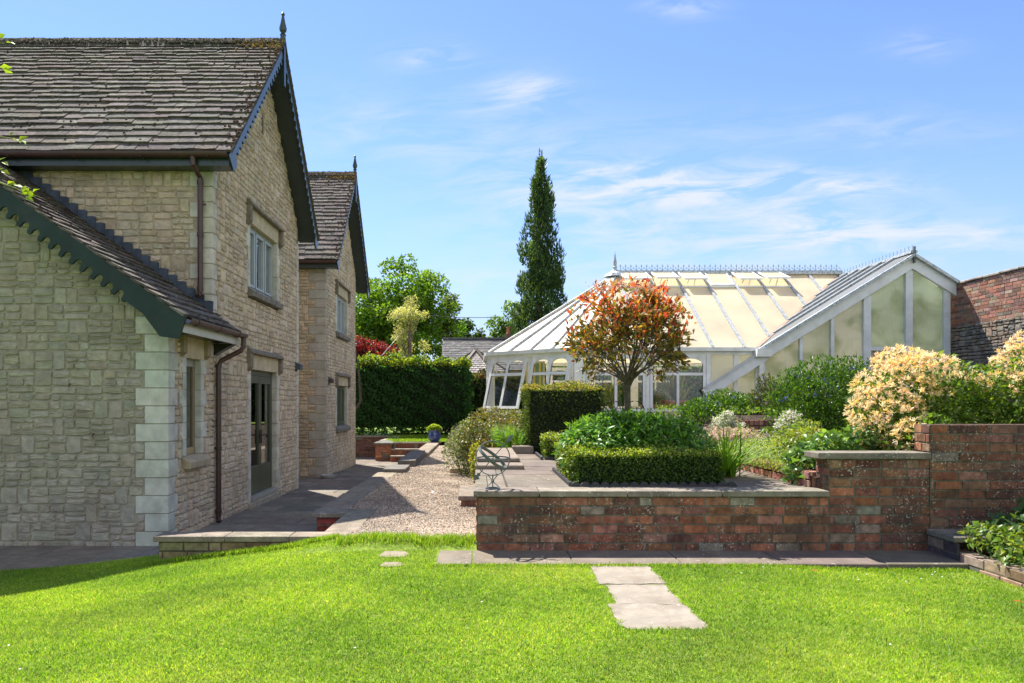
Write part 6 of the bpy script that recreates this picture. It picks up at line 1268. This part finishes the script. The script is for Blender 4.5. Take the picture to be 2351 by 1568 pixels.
# planter at the right edge
broadleaf('strawberry_plant', 'yellow green plant hanging over the ledge of the planter wall', [(4.22, 5.65, .62, .18, .2, .10), (4.32, 5.4, .60, .2, .2, .14), (4.18, 5.3, .54, .12, .2, .12)], (4.25, 5.5, .44), 460, .065, .038, [(.16, .25, .04), (.22, .27, .04), (.10, .19, .04)])
broadleaf('leafy_plant', 'dark leaved plant climbing the tall brick wall above the planter', [(4.85, 5.85, .78, .18, .15, .18), (5.0, 5.8, .95, .16, .14, .14), (4.55, 5.75, .68, .2, .15, .1)], (4.8, 5.8, .44), 420, .075, .045, [(.07, .14, .045), (.09, .17, .05)])
strap_plant('iris', 'broad pale green blades rising from the planter wall corner', (4.5, 5.3, .44), 26, .36, .035, [(.16, .28, .05), (.20, .30, .05)], .7)
bush('lavender', 'grey green needle leaved lavender at the far right of the planter', [(4.55, 5.0, .60, .22, .25, .18), (4.7, 4.8, .62, .22, .25, .2)], 2600, .06, .007, [(.14, .21, .09), (.18, .25, .12), (.10, .17, .06)], 'leaf', (4.6, 4.9, .44), up=.6, depth=.7)
florets(COL.objects['lavender'], np.array([(4.5, 4.95, .76), (4.62, 5.0, .80), (4.7, 4.85, .80), (4.45, 5.1, .74), (4.75, 5.7, 1.06), (4.95, 5.75, 1.1)]), 120, .014, .009, [(.45, .45, .62), (.6, .6, .68)], rad=.03)
# plant in the blue pot
bush('pot_plant', 'lime green mound of foliage growing in the blue pot', [(-1.42, 22.75, .83, .19, .19, .13), (-1.30, 22.7, .80, .12, .12, .10), (-1.54, 22.72, .80, .12, .12, .1)], 900, .06, .055, [(.28, .36, .04), (.22, .32, .035)], 'leaf', (-1.42, 22.75, .72), .5, 'plant', stems=4)

# ---------------------------------------------------------------- trees behind
def cyp():
    out = []
    for i in range(210):
        h = rng.random() ** .9; z = 1.5 + 13.5 * h; prof = 2.12 * min(1, (h * 4 + .6)) * (1 - h) ** .80 + .12; a = rng.random() * 6.283; q = prof * rng.uniform(.5, .97); s = rng.uniform(.20, .44) * (1 - .45 * h)
        if rng.random() < .16: q *= 1.06; s *= .75
        out.append((3.45 + .22 * (h - .5) + q * math.cos(a), 38 + q * math.sin(a), z, s, s, s * rng.uniform(1.6, 3.0)))
    for h in np.linspace(0, .985, 18): s = max(.10, 1.15 * (1 - h) ** .80); out.append((3.45 + .2 * (h - .5), 38, 1.6 + 13.4 * h, s, s, .9))
    return out
t = thing('cypress', 'tall dark narrow conifer rising behind the conservatory roof', 'tree', (3.45, 38, -.4)); P, Nn, bi = blob_points(cyp(), 26000, .3); n = len(P); D = unit(Nn * .45 + rdir(n) * .35 + np.array([0, 0, 1.0])); hue = (.6 + .8 * rng.random((260, 1)))[bi]
leaf_obj('crown', P, D, unit(Nn + rdir(n) * .5), .24 * (.5 + .9 * rng.random(n)), .08 * (.6 + .7 * rng.random(n)), pick([(.050, .095, .045), (.065, .12, .05), (.038, .075, .04), (.085, .13, .055)], n) * hue, M['leaf'], t, fold=.3, droop=-.05); m = MB(); m.tube([(3.45, 38, -.45), (3.45, 38, 6), (3.5, 38, 14.5)], [.32, .2, .04], 8, (.12, .09, .07)); m.build('trunk', M['bark'], t)
BT = [(.12, .23, .026), (.15, .27, .03), (.09, .18, .024), (.19, .29, .035)]
bl = envelope_blobs((-5.0, 45, 6.2), (3.6, 3.0, 4.6), 120, .9) + envelope_blobs((-6.6, 45, 5.5), (2.4, 2.6, 4.4), 26, .9) + [(-5.6, 45, 10.5, .8, .8, .7), (-4.6, 45, 10.7, .6, .6, .7), (-3.1, 44.6, 9.6, .7, .7, .7), (-2.6, 44.6, 8.6, .8, .8, .6)]
tree('deciduous_tree', 'large leafy green tree filling the gap beyond the clipped hedge', (-5.0, 45, -.4), (-4.9, 45, 8.6), bl, 44000, .21, .15, BT, tr=.32, limbs=40, group='leafy trees beyond the garden')
bl = [(-2.0 + rng.normal(0, .3), 46 + rng.normal(0, .5), z, .45, .45, .4) for z in np.linspace(4, 8.6, 14)] + [(-1.55, 46, 8.1, .5, .4, .35), (-1.45, 46, 7.0, .4, .4, .3)]
tree('wispy_tree', 'thin drooping tree leaning out from the right side of the large tree', (-2.3, 46, -.4), (-2.0, 46, 8.4), bl, 2300, .20, .12, [(.13, .17, .05), (.10, .14, .04)], tr=.16, depth=.8)
bl = [(-3.05 + rng.normal(0, .25), 30 + rng.normal(0, .25), 5.75 + rng.normal(0, .30), .36, .36, .28) for _ in range(11)] + [(-2.4, 30, 5.5, .35, .3, .22), (-3.65, 30, 5.45, .3, .3, .22)] + [(-3.0 + rng.normal(0, .32), 30 + rng.normal(0, .2), z, .27, .27, .24) for z in np.linspace(2.6, 5.1, 26)] + [(-2.25, 30, 4.05, .26, .2, .16), (-2.4, 30, 3.6, .2, .2, .14), (-2.2, 29.8, 3.2, .5, .3, .2), (-1.9, 29.8, 3.15, .4, .3, .18)]
tree('yellow_tree', 'pale yellow flowering tree like a clad pole above the clipped hedge', (-3.0, 30, -.4), (-2.95, 30, 5.8), bl, 6800, .12, .036, [(.44, .42, .24), (.38, .39, .20), (.50, .47, .31), (.27, .32, .13)], tr=.13, depth=.9, limbs=4)
bl = envelope_blobs((-4.9, 29, 3.6), (1.6, 1.0, 1.15), 30, .40, .6, lambda p: p[2] > 2.7) + [(-3.55, 29, 3.95, .3, .3, .14), (-3.15, 28.8, 3.1, .4, .3, .16), (-3.4, 29, 3.4, .35, .3, .2)]
tree('japanese_maple', 'crimson leaved maple showing above the hedge beside the house', (-4.9, 29, -.4), (-4.8, 29, 3.4), bl, 6500, .12, .055, [(.135, .013, .020), (.175, .017, .026), (.095, .010, .018), (.22, .03, .035)], 'redleaf', tr=.10, depth=.8)
for (c, r_, nb, br, nl, lab, pal) in (((-1.15, 55, 6.2), (.55, .5, 2.6), 16, .55, 2600, 'slim upright tree beyond the slate roof, nearest the wispy tree', [(.06, .11, .03), (.08, .14, .035)]), ((.0, 56, 6.0), (.6, .5, 2.6), 16, .55, 2600, 'slim dark upright tree beyond the slate roof, under the overhead cable', [(.06, .11, .03), (.08, .13, .03)]), ((-.3, 52, 4.2), (1.9, 1.2, 1.7), 24, .7, 3600, 'low rounded bright tree top just over the slate roof ridge', BT),
                              ((2.1, 50, 5.7), (1.3, 1.0, 3.0), 24, .6, 4200, 'light green tree close against the left side of the conifer', [(.12, .21, .03), (.15, .24, .035)]), ((6.3, 50, 6.8), (1.2, 1.0, 2.4), 18, .6, 2600, 'light green tree peeping past the right side of the conifer', [(.12, .21, .03), (.15, .24, .035)]), ((-11, 48, 5), (4, 3, 4.5), 50, 1.0, 9000, 'leafy tree mostly hidden behind the house gable', BT)):
    tree('deciduous_tree', lab, (c[0], c[1], -.4), (c[0], c[1], c[2]), envelope_blobs(c, r_, nb, br), nl, .22, .16, pal, tr=.15, group='leafy trees beyond the garden', depth=.6)
bl = [(rng.uniform(-8.5, -1.2), 40 + rng.normal(0, .6), rng.uniform(.8, 3.6), .8, .7, .7) for _ in range(46)]
t = thing('far_shrubbery', 'mixed green undergrowth between the clipped hedge and the large tree', 'shrub', (-5, 40, -.4)); P, Nn, bi = blob_points(bl, 8000, .5, .3); n = len(P); leaf_obj('foliage', P, unit(Nn + rdir(n) * .8), unit(Nn + rdir(n) * .7), .22 * (.6 + .7 * rng.random(n)), .15, pick(BT, n) * (.7 + .5 * rng.random((60, 1)))[bi], M['leaf'], t)
hedge('backing_hedge', 'green hedge glimpsed through the glass behind the conservatory', 2.2, 13.5, 27.2, 28.4, .4, 3.3, 9000, .15, .10, [(.10, .19, .03), (.13, .22, .035), (.08, .15, .03)], (.02, .03, .01), .2, .2)
# climbing stems by the far house corner
t = thing('climbing_stem', 'brown climbing stem leaning on the far corner of the house', 'plant', (-3.72, 21.4, -.2)); m = MB(); m.tube([(-4.0, 21.5, -.25), (-3.98, 21.5, 1.2), (-3.66, 21.5, 1.75), (-3.70, 21.4, 2.6), (-3.80, 21.3, 3.4)], [.04, .04, .05, .035, .02], 6, (.07, .06, .045)); m.build('stem', M['bark'], t)

# ---------------------------------------------------------------- outbuildings, cable
ob = thing('outbuilding', 'long outbuilding with grey slate roof beyond the hedges', 'building', (1.5, 38, -.4)); m = MB(); m.box(-1.75, 6.0, 36.0, 40, -.45, 3.45, (.30, .20, .15)); m.build('wall', M['plain'], ob)
m = MB(); SL = [(.085, .082, .086), (.105, .10, .10), (.072, .07, .076), (.12, .112, .108)]
slates(m, (-1.9, 35.85, 3.35), (1, 0, 0), (0, 2.15, 1.85), 8.0, 2.84, .16, .16, .30, .30, SL, .012); m.poly([(-1.9, 35.85, 3.34), (6.1, 35.85, 3.34), (6.1, 38, 5.19), (-1.9, 38, 5.19)], (.1, .1, .1)); m.poly([(-1.9, 40.15, 3.34), (6.1, 40.15, 3.34), (6.1, 38, 5.19), (-1.9, 38, 5.19)], (.1, .1, .1)); r_o = m.build('roof', M['shingle'], ob)
m = MB(); m.bar((-1.9, 38, 5.22), (6.1, 38, 5.22), .2, .1, (.10, .10, .10)); m.build('ridge_tiles', M['shingle'], r_o); m = MB(); m.box(1.55, 1.95, 37.8, 38.2, 4.9, 5.45, (.16, .11, .09)); m.lathe([(.11, 0), (.13, .03), (.10, .08), (.10, .33), (.13, .36), (.12, .40)], (1.75, 38, 5.45), 12, (.42, .17, .11)); m.build('chimney', M['plain'], r_o)
pv = thing('summer_house', 'small pavilion with pointed slate roof in front of the outbuilding', 'building', (-.02, 31, -.4)); m = MB(); k = 6; bs = [(-.05 + 1.6 * math.cos(math.pi / 3 * i), 31 + 1.6 * math.sin(math.pi / 3 * i)) for i in range(k)]
m.prism([(p[0] * 1, p[1]) for p in [(-.05 + 1.4 * math.cos(math.pi / 3 * i), 31 + 1.4 * math.sin(math.pi / 3 * i)) for i in range(k)]], (0, 0, -.45), (1, 0, 0), (0, 1, 0), (0, 0, 1), 3.5, (.22, .16, .12)); m.build('wall', M['plain'], pv)
m = MB(); ap = Vector((-.05, 31, 4.05))
for i in range(k):
    a, b = Vector((*bs[i], 2.95)), Vector((*bs[(i + 1) % k], 2.95)); U_ = (b - a); md = (a + b) / 2; nr = U_.cross(ap - a).normalized(); nr = nr if nr.z > 0 else -nr; rows = 11
    for r in range(rows):
        f0, f1 = r / rows, (r + 1) / rows; p0, p1 = a + (ap - a) * f0, b + (ap - b) * f0; q0, q1 = a + (ap - a) * min(1, f1 + .02), b + (ap - b) * min(1, f1 + .02); nseg = max(1, int((p1 - p0).length / .17))
        for s in range(nseg):
            t0, t1 = s / nseg + .01, (s + 1) / nseg - .01; A_, B_ = p0 + (p1 - p0) * t0, p0 + (p1 - p0) * t1; C_, D_ = q0 + (q1 - q0) * t1, q0 + (q1 - q0) * t0; up_ = nr * .028; m.raw([A_ + up_, B_ + up_, C_, D_, A_, B_], [(0, 1, 2, 3), (4, 5, 1, 0)], jit((.27, .24, .225), .22))
    m.poly([a, b, ap], (.08, .075, .07))
rp = m.build('roof', M['shingle'], pv); m = MB()
for i in range(k): m.bar(Vector((*bs[i], 2.97)), ap + Vector((0, 0, .03)), .14, .08, (.085, .07, .06))
m.build('hip_tiles', M['shingle'], rp)
t = thing('overhead_cable', 'thin dark cable strung between the trees and the conifer', 'cable', (0, 36, 6)); m = MB(); pts = [lerp(at(780, 690, 33), at(1185, 727, 36), k / 14) - Vector((0, 0, .35 * math.sin(math.pi * k / 14))) for k in range(15)]; m.tube(pts, .016, 5, (.02, .02, .02)); m.build('wire', M['iron'], t)
t = thing('guy_wire', 'slanting thin wire in front of the crimson maple', 'cable', (-3.5, 28, 3)); m = MB(); m.tube([at(868, 826, 28.0), at(928, 757, 29.6)], .010, 5, (.35, .35, .35)); m.build('wire', M['iron'], t)
# overhanging spray of young leaves at the top left
t = thing('overhanging_branch', 'sprays of fresh yellow green leaves reaching in at the left edge', 'tree', (-4.3, 3.4, .2)); m = MB(); bc = (.12, .10, .06); tr_ = [(-4.3, 3.4, .15), (-4.25, 3.4, 2.0), (-4.1, 3.4, 4.4)]; m.tube(tr_, [.09, .07, .04], 8, bc)
C, D = [], []
for (px, py) in ((14, 98), (8, 158), (28, 318), (46, 322), (4, 372), (2, 392), (20, 424), (48, 430), (62, 440), (58, 452), (-30, 130), (-40, 340), (-25, 400)):
    e = np.array(at(px, py, 3.45)); C.append(e); D.append(np.array([.8, -.1, rng.uniform(-.5, .1)]))
    C.append(e + rng.normal(0, .012, 3) - np.array([.02, 0, 0])); D.append(np.array([.6, .1, rng.uniform(-.2, .6)]))
for (py, pts_) in ((110, [(-4.15, 3.4, 3.7), (-3.1, 3.42, 3.62), tuple(at(10, 100, 3.45))]), (330, [(-4.2, 3.4, 3.1), (-3.0, 3.42, 3.15), tuple(at(30, 318, 3.45))]), (420, [(-4.2, 3.4, 2.7), (-3.0, 3.42, 2.85), tuple(at(2, 420, 3.45)), tuple(at(56, 440, 3.45))])): m.tube(pts_, list(np.linspace(.012, .0022, len(pts_))), 5, (.22, .25, .08))
m.build('branch', M['bark'], t); n = len(C); leaf_obj('leaves', np.array(C), np.array(D), rdir(n) + np.array([0, -.8, .6]), .056 * (.6 + .5 * rng.random(n)), .030, pick([(.24, .32, .03), (.20, .30, .03)], n), M['leaf'], t)
# green of plants behind the gable panels is painted into the panel colour
